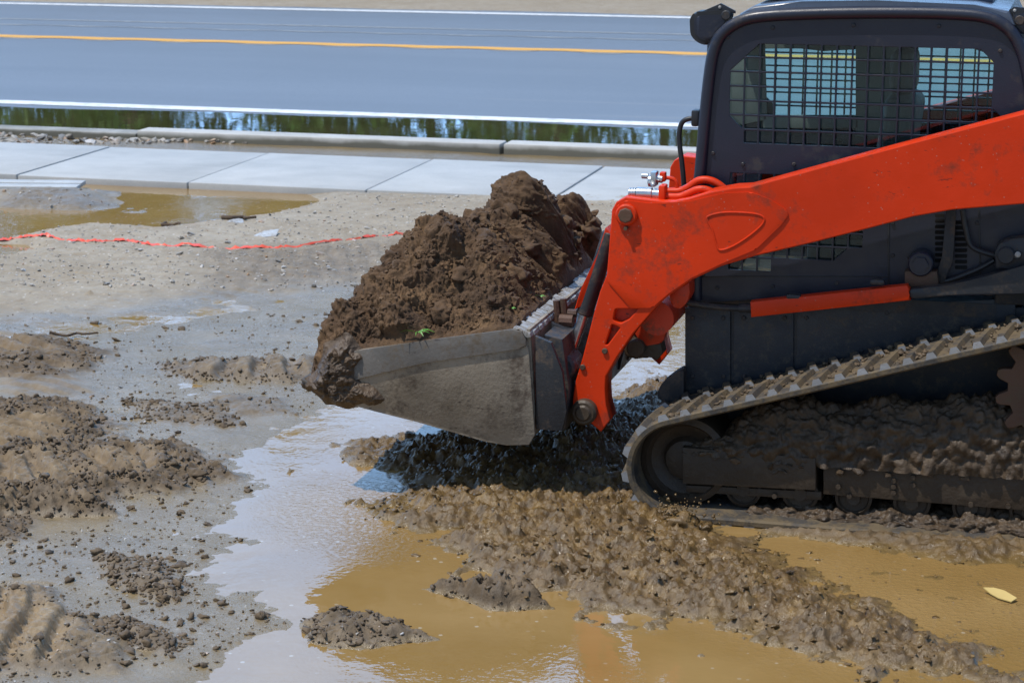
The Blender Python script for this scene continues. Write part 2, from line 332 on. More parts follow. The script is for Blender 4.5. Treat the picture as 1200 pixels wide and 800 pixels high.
# ------------------------------------------------------------------ mesh helpers
def link(name, me, mat=None, parent=None, smooth=None):
    o = bpy.data.objects.new(name, me); COL.objects.link(o)
    if mat is not None:
        for mm in (mat if isinstance(mat, (list, tuple)) else [mat]): me.materials.append(mm)
    if parent is not None: o.parent = parent
    if smooth is not None:
        for p in me.polygons: p.use_smooth = True
        if smooth < 179:
            me.set_sharp_from_angle(angle=R(smooth))
    return o
def tag(o, label=None, cat=None, group=None, kind=None):
    if label: o['label'] = label
    if cat: o['category'] = cat
    if group: o['group'] = group
    if kind: o['kind'] = kind
    return o
def empty(name, loc=(0, 0, 0)):
    o = bpy.data.objects.new(name, None); COL.objects.link(o); o.location = loc; o.empty_display_size = 0.2; return o
def mesh_of(verts, faces):
    me = bpy.data.meshes.new('mesh'); me.from_pydata([tuple(v) for v in verts], [], faces); me.update(); return me
def bm_mesh(bm):
    me = bpy.data.meshes.new('mesh'); bmesh.ops.recalc_face_normals(bm, faces=bm.faces); bm.to_mesh(me); bm.free(); return me
def grid_mesh(X, Y, Z):
    ny, nx = X.shape
    me = bpy.data.meshes.new('mesh'); me.vertices.add(nx * ny)
    co = np.stack([X, Y, Z], -1).reshape(-1).astype(np.float32); me.vertices.foreach_set('co', co)
    i = (np.arange(ny - 1)[:, None] * nx + np.arange(nx - 1)[None, :]).reshape(-1)
    q = np.stack([i, i + 1, i + nx + 1, i + nx], -1).astype(np.int32)
    me.loops.add(q.size); me.polygons.add(len(q))
    me.loops.foreach_set('vertex_index', q.reshape(-1))
    me.polygons.foreach_set('loop_start', (np.arange(len(q)) * 4).astype(np.int32))
    me.update(calc_edges=True); me.polygons.foreach_set('use_smooth', np.ones(len(q), bool)); return me
class MB:
    """collects shapes into ONE bmesh"""
    def __init__(s): s.bm = bmesh.new(); s.mi = 0
    def _mark(s, fs):
        for f in fs: f.material_index = s.mi
    def box(s, x0, x1, y0, y1, z0, z1, bev=0.0, rot=None, seg=2):
        g = bmesh.ops.create_cube(s.bm, size=1.0); vs = g['verts']
        for v in vs: v.co = Vector((v.co.x * (x1 - x0), v.co.y * (y1 - y0), v.co.z * (z1 - z0)))
        fs = list({f for v in vs for f in v.link_faces}); s._mark(fs)
        if bev > 0:
            r = bmesh.ops.bevel(s.bm, geom=list({e for v in vs for e in v.link_edges}), offset=bev, segments=seg, profile=0.5, affect='EDGES')
            vs = list({v for v in r['verts']} | {v for v in vs if v.is_valid}); s._mark(r['faces'])
        c = Vector(((x0 + x1) / 2, (y0 + y1) / 2, (z0 + z1) / 2))
        for v in vs: v.co = (rot @ v.co if rot else v.co) + c
        return s
    def prism(s, pts, y0, y1, bev=0.0):
        """pts = outline in x,z ; extruded from y0 to y1"""
        a = [s.bm.verts.new((x, y0, z)) for x, z in pts]; b = [s.bm.verts.new((x, y1, z)) for x, z in pts]; n = len(pts)
        fs = [s.bm.faces.new(a), s.bm.faces.new(b[::-1])]
        for i in range(n): fs.append(s.bm.faces.new((a[(i + 1) % n], a[i], b[i], b[(i + 1) % n])))
        s._mark(fs)
        if bev > 0:
            es = [e for f in fs[:2] for e in f.edges]
            r = bmesh.ops.bevel(s.bm, geom=list(set(es)), offset=bev, segments=2, profile=0.5, affect='EDGES'); s._mark(r['faces'])
        return s
    def cyl(s, p0, p1, r0, r1=None, seg=24, bev=0.0):
        p0, p1 = Vector(p0), Vector(p1); r1 = r0 if r1 is None else r1
        ax = (p1 - p0); L = ax.length; q = ax.to_track_quat('Z', 'Y')
        prof = [(0, 0), (r0 - bev, 0), (r0, bev), (r1, L - bev), (r1 - bev, L), (0, L)] if bev else [(0, 0), (r0, 0), (r1, L), (0, L)]
        return s.lathe(prof, p0, q, seg)
    def lathe(s, prof, p0, q, seg=32):
        rings = []
        for r, z in prof:
            if r < 1e-6: rings.append([s.bm.verts.new(p0 + q @ Vector((0, 0, z)))])
            else: rings.append([s.bm.verts.new(p0 + q @ Vector((r * math.cos(k * 2 * math.pi / seg), r * math.sin(k * 2 * math.pi / seg), z))) for k in range(seg)])
        for A, B in zip(rings, rings[1:]):
            for k in range(seg):
                k2 = (k + 1) % seg
                if len(A) == 1 and len(B) == 1: continue
                if len(A) == 1: f = (A[0], B[k2], B[k])
                elif len(B) == 1: f = (A[k], A[k2], B[0])
                else: f = (A[k], A[k2], B[k2], B[k])
                s._mark([s.bm.faces.new(f)])
        return s
    def tube(s, pts, r, seg=12, caps=True):
        pts = [Vector(p) for p in pts]; rings = []; up = None
        for i, p in enumerate(pts):
            d = (pts[min(i + 1, len(pts) - 1)] - pts[max(i - 1, 0)]).normalized()
            if up is None: up = d.orthogonal().normalized()
            up = (up - d * up.dot(d)).normalized(); sd_ = d.cross(up)
            rr = r[i] if isinstance(r, (list, tuple)) else r
            rings.append([s.bm.verts.new(p + (up * math.cos(a) + sd_ * math.sin(a)) * rr) for a in (k * 2 * math.pi / seg for k in range(seg))])
        for A, B in zip(rings, rings[1:]):
            for k in range(seg): s._mark([s.bm.faces.new((A[k], A[(k + 1) % seg], B[(k + 1) % seg], B[k]))])
        if caps: s._mark([s.bm.faces.new(rings[0][::-1]), s.bm.faces.new(rings[-1])])
        return s
    def build(s, name, mat, parent=None, smooth=35):
        return link(name, bm_mesh(s.bm), mat, parent, smooth)
def curve_plate(loops, yc, thick, bev=0.003):
    """plate with holes: loops[0] outline, others holes, in x,z; centred on plane y=yc"""
    cu = bpy.data.curves.new('c', 'CURVE'); cu.dimensions = '2D'; cu.fill_mode = 'BOTH'
    cu.extrude = thick / 2 - bev; cu.bevel_depth = bev; cu.offset = -bev; cu.bevel_resolution = 1
    for lp in loops:
        sp = cu.splines.new('POLY'); sp.points.add(len(lp) - 1); sp.use_cyclic_u = True
        for p, (x, z) in zip(sp.points, lp): p.co = (x, z, 0, 1)
    o = bpy.data.objects.new('c', cu); COL.objects.link(o)
    dg = bpy.context.evaluated_depsgraph_get(); me = bpy.data.meshes.new_from_object(o.evaluated_get(dg))
    bpy.data.objects.remove(o); bpy.data.curves.remove(cu)
    me.transform(Matrix(((1, 0, 0, 0), (0, 0, -1, yc), (0, 1, 0, 0), (0, 0, 0, 1)))); me.materials.clear(); return me
def smooth_path(pts, n=8, closed=False):
    P = [Vector(p) for p in pts]; o = []; m = len(P)
    for i in range(m if closed else m - 1):
        p0, p1, p2, p3 = (P[(i - 1) % m] if closed or i else P[i]), P[i], P[(i + 1) % m], (P[(i + 2) % m] if closed or i + 2 < m else P[(i + 1) % m])
        for k in range(n):
            t = k / n; o.append(0.5 * ((2 * p1) + (p2 - p0) * t + (2 * p0 - 5 * p1 + 4 * p2 - p3) * t * t + (3 * p1 - p0 - 3 * p2 + p3) * t ** 3))
    if not closed: o.append(P[-1])
    return o
def round_poly(pts, r, n=5):
    o = []; m = len(pts); rr = r if isinstance(r, (list, tuple)) else [r] * m
    for i in range(m):
        p, a, b = Vector(pts[i]), Vector(pts[i - 1]), Vector(pts[(i + 1) % m])
        da, db = a - p, b - p; k = min(rr[i], da.length * 0.45, db.length * 0.45)
        if k < 1e-4: o.append(tuple(p)); continue
        A, B = p + da.normalized() * k, p + db.normalized() * k
        for j in range(n + 1):
            t = j / n; o.append(tuple(A * (1 - t) ** 2 + p * 2 * t * (1 - t) + B * t * t))
    return o
def rock(bm, c, r, seed, sub=2, flat=0.6, amp=0.35):
    g = bmesh.ops.create_icosphere(bm, subdivisions=sub, radius=1.0); rnd = random.Random(seed)
    s = Vector((r * rnd.uniform(0.75, 1.3), r * rnd.uniform(0.75, 1.2), r * flat * rnd.uniform(0.7, 1.2))); e = Matrix.Rotation(rnd.uniform(0, 6.28), 3, 'Z') @ Matrix.Rotation(rnd.uniform(-0.5, 0.5), 3, 'X')
    off = Vector((rnd.uniform(0, 99), rnd.uniform(0, 99), rnd.uniform(0, 99)))
    for v in g['verts']:
        k = 1 + amp * mnoise.noise(v.co * 1.3 + off) + amp * 0.6 * mnoise.noise(v.co * 3.1 + off)
        v.co = e @ Vector((v.co.x * s.x * k, v.co.y * s.y * k, v.co.z * s.z * k)) + Vector(c)
    for f in {f for v in g['verts'] for f in v.link_faces}: f.smooth = True
def rocks_np(pos, rad, seed, sub=1, flat=0.65, amp=0.35, smooth=False):
    """many irregular lumps in one mesh, by numpy"""
    bm = bmesh.new(); bmesh.ops.create_icosphere(bm, subdivisions=sub, radius=1.0)
    bv = np.array([v.co[:] for v in bm.verts]); bf = np.array([[v.index for v in f.verts] for f in bm.faces]); bm.free()
    rg = np.random.default_rng(seed); n = len(pos); nv = len(bv)
    k = 1 + amp * (rg.random((n, nv)) - 0.5) * 1.6
    V = bv[None] * k[..., None]
    for _ in range(3 if smooth else 6):          # chop with random planes: broken, angular clods
        pn = rg.normal(0, 1, (n, 3)); pn /= np.linalg.norm(pn, axis=1)[:, None]; pd = rg.uniform(0.35, 0.8, n)
        ov = np.maximum((V * pn[:, None]).sum(-1) - pd[:, None], 0); V = V - ov[..., None] * pn[:, None]
    V = V * (np.array(rad)[:, None] * np.stack([rg.uniform(0.7, 1.5, n), rg.uniform(0.6, 1.1, n), flat * rg.uniform(0.6, 1.2, n)], -1))[:, None, :]
    a = rg.uniform(0, 6.283, n); ca, sa = np.cos(a)[:, None], np.sin(a)[:, None]
    tl = rg.uniform(-0.5, 0.5, n); ct, st = np.cos(tl)[:, None], np.sin(tl)[:, None]
    x, y, z = V[..., 0], V[..., 1], V[..., 2]
    x, z = x * ct - z * st, x * st + z * ct
    x, y = x * ca - y * sa, x * sa + y * ca
    V = np.stack([x, y, z], -1) + np.array(pos)[:, None, :]
    F = (bf[None] + (np.arange(n) * nv)[:, None, None]).reshape(-1, 3)
    me = bpy.data.meshes.new('mesh'); me.vertices.add(n * nv); me.vertices.foreach_set('co', V.reshape(-1).astype(np.float32))
    me.loops.add(F.size); me.polygons.add(len(F)); me.loops.foreach_set('vertex_index', F.reshape(-1).astype(np.int32))
    me.polygons.foreach_set('loop_start', (np.arange(len(F)) * 3).astype(np.int32)); me.update(calc_edges=True)
    me.polygons.foreach_set('use_smooth', np.full(len(F), smooth)); return me

#=TERRAIN
# ------------------------------------------------------------------ terrain: one sheet, fine where the photograph looks
def axis(a, b, step, lo, hi, grow=1.25):
    mid = list(np.arange(a, b, step)); s = step; x = a; L = []
    while x > lo: s *= grow; x -= s; L.append(x)
    s = step; x = mid[-1]; Rr = []
    while x < hi: s *= grow; x += s; Rr.append(x)
    return np.array(L[::-1] + mid + Rr)
def axis_y():
    y = 5.7; L = []
    while y < 17.3: L.append(y); y += 0.0075 * (y / 7.0) ** 1.25
    s = 0.02; Rr = []
    while y < 19.4: Rr.append(y); y += s
    while y < 500: Rr.append(y); s *= 1.25; y += s
    s = 0.01; x = L[0]; B = []
    while x > -80: s *= 1.25; x -= s; B.append(x)
    return np.array(B[::-1] + L + Rr)
xs = np.concatenate([axis(-5.2, 0.25, 0.0095, -5.21, 0.26)])
xl = []; x_, s_ = xs[0], 0.0095
while x_ > -9.8: s_ = min(s_ * 1.08, 0.018); x_ -= s_; xl.append(x_)
while x_ > -400: s_ *= 1.3; x_ -= s_; xl.append(x_)
xr = []; x_, s_ = xs[-1], 0.0095
while x_ < 400: s_ *= 1.22; x_ += s_; xr.append(x_)
xs = np.array(xl[::-1] + list(xs) + xr); ys = axis_y()
X, Y = np.meshgrid(xs, ys)
warp = 0.06 * fbm(X * 2.2, Y * 2.2, 4, 31); warp2 = 0.06 * fbm(X * 2.2, Y * 2.2, 4, 47)
XW, YW = X + warp, Y + warp2
def pm(pts, soft=0.06, warped=True): return mask(XW if warped else X, YW if warped else Y, floor(pts), soft)
base = 0.028 + 0.022 * fbm(X * 0.8, Y * 0.8, 4, 3) + 0.006 * fbm(X * 6, Y * 6, 3, 9)
# dry gravelly belt near the sidewalk; wet flat nearer
dry = mask(X + 5 * warp, Y + 5 * warp2, floor([(-2500, 215), (2500, 235), (2500, 300), (900, 320), (480, 322), (330, 340), (200, 352), (90, 372), (0, 385), (-2500, 400)]), 0.5)
flat = np.clip(0.010 + 0.014 * fbm(X * 1.1, Y * 1.1, 4, 12) + 0.005 * fbm(X * 9, Y * 9, 3, 14), -0.02, 0.05)
H = flat * (1 - dry) + (base + 0.012) * dry
far = mask(X, Y, [(-9.9, 5.6), (0.8, 5.6), (0.8, 17.2), (-9.9, 17.2)], 1.0)
H = H * far + (1 - far) * (0.06 + 0.04 * fbm(X * 0.3, Y * 0.3, 3, 2))
wet = (1 - dry) * (0.85 + 0.3 * fbm(X * 3, Y * 3, 3, 77))
churn = np.zeros_like(H); tan = np.zeros_like(H)
CW0, CV0 = 0.05 * fbm(X * 6, Y * 6, 3, 24), 0.05 * fbm(X * 6, Y * 6, 3, 25)
def lower(pts, depth, soft=0.12):
    global H
    m_ = pm(pts, soft); H = H * (1 - m_) + (-depth + 0.004 * fbm(X * 3, Y * 3, 3, 8)) * m_; return m_
# puddles
wm = lower([(400, 480), (350, 525), (305, 590), (300, 645), (345, 690), (450, 728), (480, 742), (380, 742), (320, 768), (270, 800), (250, 900), (1500, 900), (1500, 640), (900, 600), (820, 420), (830, 350), (700, 352), (600, 400), (480, 470)], 0.022, 0.7)
lower([(590, 350), (760, 335), (1000, 320), (1000, 470), (800, 500), (640, 510), (540, 460)], 0.03, 0.4)
lower([(60, 217), (350, 223), (372, 238), (310, 253), (190, 268), (110, 262), (60, 269), (0, 282), (-200, 290), (-200, 236), (0, 241), (90, 243), (140, 236)], 0.062, 0.3)
lower([(-100, 286), (30, 287), (45, 292), (0, 303), (-100, 305)], 0.06, 0.15)
thin = pm([(-100, 385), (150, 362), (240, 345), (345, 340), (330, 355), (200, 375), (60, 400), (-100, 408)], 0.3)
H -= thin * (0.016 + 0.03 * fbm(X * 3, Y * 5, 4, 92)); wet = np.maximum(wet, thin)
thin2 = pm([(-80, 685), (70, 684), (50, 692), (-80, 694)], 0.05); H -= thin2 * 0.014
thin3 = pm([(60, 440), (330, 440), (420, 500), (330, 600), (60, 660), (0, 650)], 0.5); H -= thin3 * 0.004
H += (1 - dry) * 0.011 * fbm((X + CW0) * 2.6, (Y + CV0) * 2.6, 5, 34, 0.6) * np.clip(1.3 - np.abs(H) / 0.02, 0, 1)
# muddy islets in the upper left puddle
for pts, a in (([(0, 232), (100, 232), (190, 244), (160, 252), (0, 244)], 0.055), ([(180, 229), (262, 228), (270, 233), (190, 234)], 0.06), ([(150, 247), (205, 244), (230, 250), (170, 253)], 0.04), ([(85, 224), (150, 224), (155, 231), (90, 231)], 0.055)):
    m_ = pm(pts, 0.2); H += m_ * (a * 0.75 + 0.015 * fbm(X * 4, Y * 4, 4, 19, ridged=True)); wet = np.maximum(wet, m_); churn = np.maximum(churn, m_ * 0.35)
# churned mud
L1 = lumps(XW, YW, 0.085, 1); L2 = lumps(X + warp * 2, Y, 0.042, 2); L3 = lumps(X, Y + warp, 0.022, 3)
CW, CV = 0.05 * fbm(X * 9, Y * 9, 3, 24), 0.05 * fbm(X * 9, Y * 9, 3, 25)
RN = fbm((X + CW) * 6, (Y + CV) * 6, 5, 21, 0.62, True); FN = fbm((X + CV) * 16, (Y + CW) * 16, 4, 23, 0.65, True); LN = fbm(X * 2.4, Y * 2.4, 3, 27); GN = fbm((X + CW) * 30, (Y + CV) * 30, 3, 26, 0.7)
PILES = []
def clods(pts, amp, soft=0.14, col=1.0, rise=0.5, edge=0.5, big=1.0):
    global H, churn, wet
    PILES.append(pts); m_ = pm(pts, soft)
    br = np.clip(m_ * (1 + edge) - edge * (0.5 + 0.9 * fbm(X * 5, Y * 5, 4, 61)), 0, 1)
    H = H + br * amp * (rise * m_ - 0.12 + big * (2.0 * L1 + 2.6 * L2) + 4.0 * L3 + 0.55 * RN + 0.50 * FN + 0.28 * GN + 0.35 * LN)
    churn = np.maximum(churn, np.clip(br * 1.7, 0, 1) * col); return br
clods([(-300, 402), (60, 400), (115, 413), (112, 432), (50, 447), (-300, 442)], 0.050, 0.3, edge=1.1)
clods([(-300, 500), (40, 476), (80, 478), (130, 498), (112, 518), (200, 530), (265, 556), (200, 577), (120, 585), (60, 602), (-300, 612)], 0.062, 0.35, edge=1.1)
clods([(-300, 614), (30, 612), (22, 634), (-300, 634)], 0.035, 0.2, edge=1.1)
clods([(0, 590), (110, 592), (130, 604), (0, 606)], 0.05, 0.06)
clods([(180, 428), (300, 423), (385, 430), (360, 449), (230, 446)], 0.028, 0.1, 0.7)
clods([(-300, 688), (55, 694), (85, 730), (150, 762), (140, 788), (-300, 795)], 0.035, 0.1, 0.6)
clods([(120, 655), (200, 660), (212, 690), (200, 705), (150, 690)], 0.03, 0.1, 0.7)
clods([(95, 732), (150, 735), (215, 752), (200, 765), (130, 755)], 0.035, 0.1, 0.8)
clods([(150, 470), (260, 478), (280, 500), (170, 492)], 0.022, 0.15, 0.7, edge=0.9)
clods([(360, 730), (400, 720), (470, 734), (505, 749), (440, 758), (370, 752)], 0.05, 0.12, 0.85, edge=0.9)
clods([(500, 689), (560, 692), (635, 699), (655, 713), (580, 712)], 0.085, 0.08, 1.0, edge=0.8)
clods([(240, 462), (330, 470), (345, 486), (280, 490)], 0.018, 0.12, 0.6, edge=0.9)
clods([(80, 215), (160, 222), (150, 228), (80, 226)], 0.02, 0.2, 0.6)
# the big wave of mud pushed up beside the track
RIDGE = [(430, 520), (520, 512), (640, 520), (700, 492), (740, 460), (770, 440), (800, 452), (810, 500), (780, 560), (790, 605), (880, 645), (985, 690), (1080, 738), (1190, 788), (1150, 806), (1020, 783), (900, 748), (760, 718), (650, 697), (570, 667), (500, 612), (452, 600), (500, 570), (440, 540)]
mR = pm(RIDGE, 0.3)
fade = np.clip((X + 2.0) / 1.4, 0, 1)            # the ridge runs out to the right
WS, WT = X + 0.09 * fbm(X * 4, Y * 4, 3, 101), Y + 0.09 * fbm(X * 4, Y * 4, 3, 102)
sl = fbm(WS * 9 + WT * 3, WT * 15, 4, 103, 0.6, True)
brR = clods(RIDGE, 0.080, 0.55, 0.9, 0.60, 1.05, 0.45)
H += brR * (0.022 * sl + 0.03 * fbm(X * 3.2, Y * 3.2, 3, 104))
H -= brR * fade * 0.02
inner = pm([(850, 640), (1000, 640), (1300, 650), (1400, 800), (1190, 775), (1080, 725), (980, 685)], 0.25)
H = H * (1 - inner) + inner * (-0.004 + 0.012 * fbm(X * 9, Y * 9, 4, 88, 0.6) + 0.006 * L3 * 20 * (fbm(X * 4, Y * 4, 3, 5) > 0.05)); churn = np.maximum(churn, inner * 0.5)
clods([(880, 618), (1000, 628), (1300, 640), (1300, 662), (1130, 655), (1000, 640)], 0.05, 0.12, 1.0)
clods([(640, 512), (720, 505), (735, 560), (660, 560)], 0.05, 0.2, 1.0)
# track-lug prints: parallel bars pressed into the mud
PRT = np.zeros_like(H)
def prints(pts, ang, pitch, amp, soft=0.08, tanv=0.0):
    global H, tan, churn, PRT
    m_ = pm(pts, soft); PRT = np.maximum(PRT, m_); u = (X * math.cos(ang) + Y * math.sin(ang)) / pitch + 0.45 * fbm(X * 2.5, Y * 2.5, 2, 91)
    w = np.clip(np.sin(u * 2 * np.pi) * 2.2 + 0.3, -1, 1) + 0.45 * FN + 0.25 * GN; H = H * (1 - 0.55 * m_) + m_ * (0.022 + amp * w); tan = np.maximum(tan, m_ * tanv); churn = np.maximum(churn, m_ * 0.6)
prints([(-200, 690), (40, 700), (70, 725), (85, 760), (60, 782), (-200, 790)], 0.35, 0.125, 0.026, 0.08, 1.0)
prints([(-60, 505), (60, 500), (85, 515), (60, 530), (-60, 545)], 1.45, 0.13, 0.022, 0.08, 0.5)
prints([(90, 540), (170, 535), (190, 560), (120, 575)], 0.75, 0.17, 0.026, 0.08, 0.4)
prints([(210, 430), (370, 426), (372, 446), (225, 444)], 0.5, 0.19, 0.026, 0.08, 0.3)
prints([(-60, 546), (70, 545), (95, 570), (40, 585), (-60, 585)], 0.6, 0.15, 0.022, 0.1, 0.5)
prints([(-60, 405), (40, 404), (60, 420), (-60, 430)], 0.9, 0.16, 0.02, 0.1, 0.4)
prints([(0, 446), (90, 446), (110, 466), (0, 470)], 1.3, 0.13, 0.008, 0.15, 0.1)
prints([(250, 300), (480, 290), (480, 330), (240, 345)], 0.4, 0.12, 0.004, 0.3, 0.0)
lower([(-300, 652), (40, 662), (60, 672), (-300, 670)], -0.008, 0.1)
# scattered small debris everywhere on the wet flat and gravel texture on the dry belt
H += (1 - dry) * np.clip(1 - wm, 0, 1) * 0.007 * np.maximum(fbm((X + CW) * 10, (Y + CV) * 10, 4, 28, 0.65, True), 0) * (0.4 + fbm(X * 1.4, Y * 1.4, 2, 29))
H += np.clip(1 - wm, 0, 1) * (1 - dry) * 0.0 * np.maximum(lumps(X, Y, 0.05, 11, 0.3) - 0.012, 0) * (fbm(X * 1.6, Y * 1.6, 3, 66) > 0.0)
H += dry * far * (0.10 * lumps(X, Y, 0.05, 15, 0.5) + 0.008 * fbm(X * 12, Y * 12, 3, 46, 0.6, True) + 0.01 * fbm(X * 3, Y * 9, 4, 44, ridged=True))
# the strip behind the sidewalk and the ground under the road
behind = np.clip((Y - 18.4) / 0.1, 0, 1)
H = H * (1 - behind) + behind * np.where(Y > 36.2, 0.03 + 0.03 * fbm(X * 0.5, Y * 1.5, 4, 51), np.where(Y > 19.5, -0.25, 0.008 + 0.02 * fbm(X * 1.2, Y * 1.2, 3, 52)))
wet = np.where(Y > 18.4, np.where(Y > 30, 0.1, 1.0), wet)
H = np.where((Y > 16.95) & (Y < 18.5), np.minimum(H, 0.0), H)
me = grid_mesh(X, Y, H)
for nm, a in (('wet', np.clip(wet, 0, 1)), ('churn', np.clip(churn, 0, 1)), ('tan', np.clip(tan, 0, 1)), ('gloss', np.clip(np.maximum(mR, inner) * 1.2, 0, 1))):
    at = me.attributes.new(nm, 'FLOAT', 'POINT'); at.data.foreach_set('value', a.reshape(-1).astype(np.float32))
tag(link('ground', me, M['ground']), kind='structure')
def prt(x, y): return float(PRT[int(np.clip(np.searchsorted(ys, y), 1, len(ys) - 1)), int(np.clip(np.searchsorted(xs, x), 1, len(xs) - 1))])
def hgt(x, y):
    i = int(np.clip(np.searchsorted(xs, x), 1, len(xs) - 1)); j = int(np.clip(np.searchsorted(ys, y), 1, len(ys) - 1)); return float(H[j, i])
# water: a level sheet at z = 0 that fills every hollow
wme = mesh_of([(-14, 3, 0), (3, 3, 0), (3, 16.7, 0), (-14, 16.7, 0)], [(0, 1, 2, 3)])
tag(link('puddle_water', wme, M['water']), kind='structure')

# ------------------------------------------------------------------ sidewalk, kerb, road
SWT = 0.055
wA = onZ(0, 207, SWT).y; wB = onZ(725, 192, SWT).y
jx = [onZ(20, 205, SWT).x, onZ(222, 209, SWT).x, onZ(435, 218, SWT).x, onZ(660, 225, SWT).x]
pitch = (jx[3] - jx[0]) / 3
SW0, SW1 = 16.38, 18.2
mb = MB()
for k in range(-14, 18):
    x0 = jx[0] + k * pitch; mb.box(x0 + 0.006, x0 + pitch - 0.006, SW0, SW1, -0.08, SWT + 0.003 * ((k * 7) % 3), 0.012)
tag(mb.build('sidewalk', M['walk']), kind='structure')
mb = MB(); mb.box(-40, 20, SW0 + 0.03, SW1 - 0.03, -0.1, SWT - 0.035); tag(mb.build('sidewalk_joint_filler', M['kerbdark']), kind='structure')
KT = 0.10
K0 = onZ(300, 158, KT).y; K1 = K0 + 0.26
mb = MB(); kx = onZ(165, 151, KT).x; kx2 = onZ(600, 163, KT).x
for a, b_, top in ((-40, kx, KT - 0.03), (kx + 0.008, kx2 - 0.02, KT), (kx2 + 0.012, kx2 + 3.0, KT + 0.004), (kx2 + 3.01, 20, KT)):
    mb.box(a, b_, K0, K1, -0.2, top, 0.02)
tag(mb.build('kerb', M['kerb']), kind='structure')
RZ = -0.04
road0 = K1 + 0.01
me = mesh_of([(-300, road0, RZ), (200, road0, RZ), (200, 36.4, RZ + 0.05), (-300, 36.4, RZ + 0.05)], [(0, 1, 2, 3)])
tag(link('road', me, M['asphalt']), kind='structure')
def rz(y): return RZ + 0.05 * (y - road0) / (36.4 - road0)
def line(name, px0, px1, w, mat, wob=0.0, n=2, x0=-120, x1=80, lift=0.005):
    y = (onZ(*px0, 0.0).y + onZ(*px1, 0.0).y) / 2; v = []; f = []
    xx = np.linspace(x0, x1, n)
    for i, x in enumerate(xx):
        ww = w; o = wob * math.sin(x * 2 * math.pi / 1.28) if wob else 0
        v += [(x, y - ww / 2 + o, rz(y) + lift), (x, y + ww / 2 + o * 0.4, rz(y) + lift)]
        if i: f.append((2 * i - 2, 2 * i, 2 * i + 1, 2 * i - 1))
    return tag(link(name, mesh_of(v, f), mat), kind='structure')
line('edge_line', (0, 119), (790, 140), 0.30, M['white'])
line('centre_line', (0, 42), (820, 62), 0.36, M['yellow'], 0.045, 2400, -60, 40)
line('edge_line', (0, 4), (800, 22), 0.32, M['white'])
line('worn_line', (0, 23), (600, 35), 0.12, M['wornwhite'])
line('worn_line', (0, 29), (600, 42), 0.09, M['wornwhite'], 0.05, 1200, -60, 40)
# rumble dents along the centre line
yc_ = (onZ(0, 42, 0).y + onZ(820, 62, 0).y) / 2 - 0.32; v = []; f = []
for k in range(-30, 30):
    x = k * 1.28 - 0.3; i = len(v); z = rz(yc_) + 0.004
    v += [(x - 0.28, yc_ - 0.06, z), (x + 0.28, yc_ - 0.04, z), (x + 0.36, yc_ + 0.09, z), (x - 0.2, yc_ + 0.06, z)]; f.append((i, i + 1, i + 2, i + 3))
tag(link('rumble_strip', mesh_of(v, f), M['wornwhite']), kind='structure')
# gutter puddle between kerb and white line
v = []; xx = np.linspace(-60, 25, 160)
yb = onZ(300, 135, RZ).y
for x in xx: v += [(x, K1 - 0.02, RZ + 0.006), (x, yb + 0.08 * math.sin(x * 0.7) + 0.06 * math.sin(x * 1.9 + 1), RZ + 0.012)]
tag(link('gutter_puddle', mesh_of(v, [(2 * i, 2 * i + 2, 2 * i + 3, 2 * i + 1) for i in range(159)]), M['gutter']), kind='structure')

# trees beyond the road: mirrored in the puddles
def woods():
    rg = np.random.default_rng(11); mbt = MB(); P_ = []; S_ = []
    for k in range(40):
        x = -46 + k * 1.7 + rg.uniform(-1, 1); y = rg.uniform(46, 54); h = rg.uniform(10.6, 12.6); w = rg.uniform(2.0, 3.2)
        mbt.tube([(x, y, -0.1), (x + 0.1, y, h * 0.4), (x + rg.uniform(-.4, .4), y, h * 0.85)], [0.17, 0.12, 0.04], 8)
        for q in range(5):
            a = rg.uniform(0, 6.28); z = h * rg.uniform(0.3, 0.7); mbt.tube([(x, y, z), (x + math.cos(a) * w * .6, y + math.sin(a) * w * .6, z + 0.7)], [0.06, 0.02], 6)
        nc = 50; cc = rg.normal(0, 1, (nc, 3)); cc /= np.linalg.norm(cc, axis=1)[:, None]; cc *= rg.uniform(0.4, 1.0, (nc, 1)) * np.array([w, w, h * 0.42]); cc += np.array([x, y, h * 0.52])
        for c in cc:
            p = c + rg.normal(0, 0.36, (60, 3)); P_.append(p); S_.append(rg.uniform(0.10, 0.2, 60))
    mbt.build('trunk', M['bark'], None); tr_ = bpy.context.scene.objects['trunk']
    P = np.concatenate(P_); S = np.concatenate(S_); n = len(P)
    d1 = rg.normal(0, 1, (n, 3)); d1 /= np.linalg.norm(d1, axis=1)[:, None]; d2 = np.cross(d1, rg.normal(0, 1, (n, 3))); d2 /= np.linalg.norm(d2, axis=1)[:, None]
    V = np.stack([P + d1 * S[:, None], P + d2 * S[:, None] * .5, P - d1 * S[:, None], P - d2 * S[:, None] * .5], 1)
    me = bpy.data.meshes.new('mesh'); me.vertices.add(n * 4); me.vertices.foreach_set('co', V.reshape(-1).astype(np.float32))
    me.loops.add(n * 4); me.polygons.add(n); me.loops.foreach_set('vertex_index', np.arange(n * 4, dtype=np.int32)); me.polygons.foreach_set('loop_start', (np.arange(n) * 4).astype(np.int32)); me.update(calc_edges=True)
    root = link('roadside_woods', me, M['leaves']); tr_.parent = root
    tag(root, 'green roadside trees mirrored in the gutter puddle', 'woods', kind='stuff')
woods()
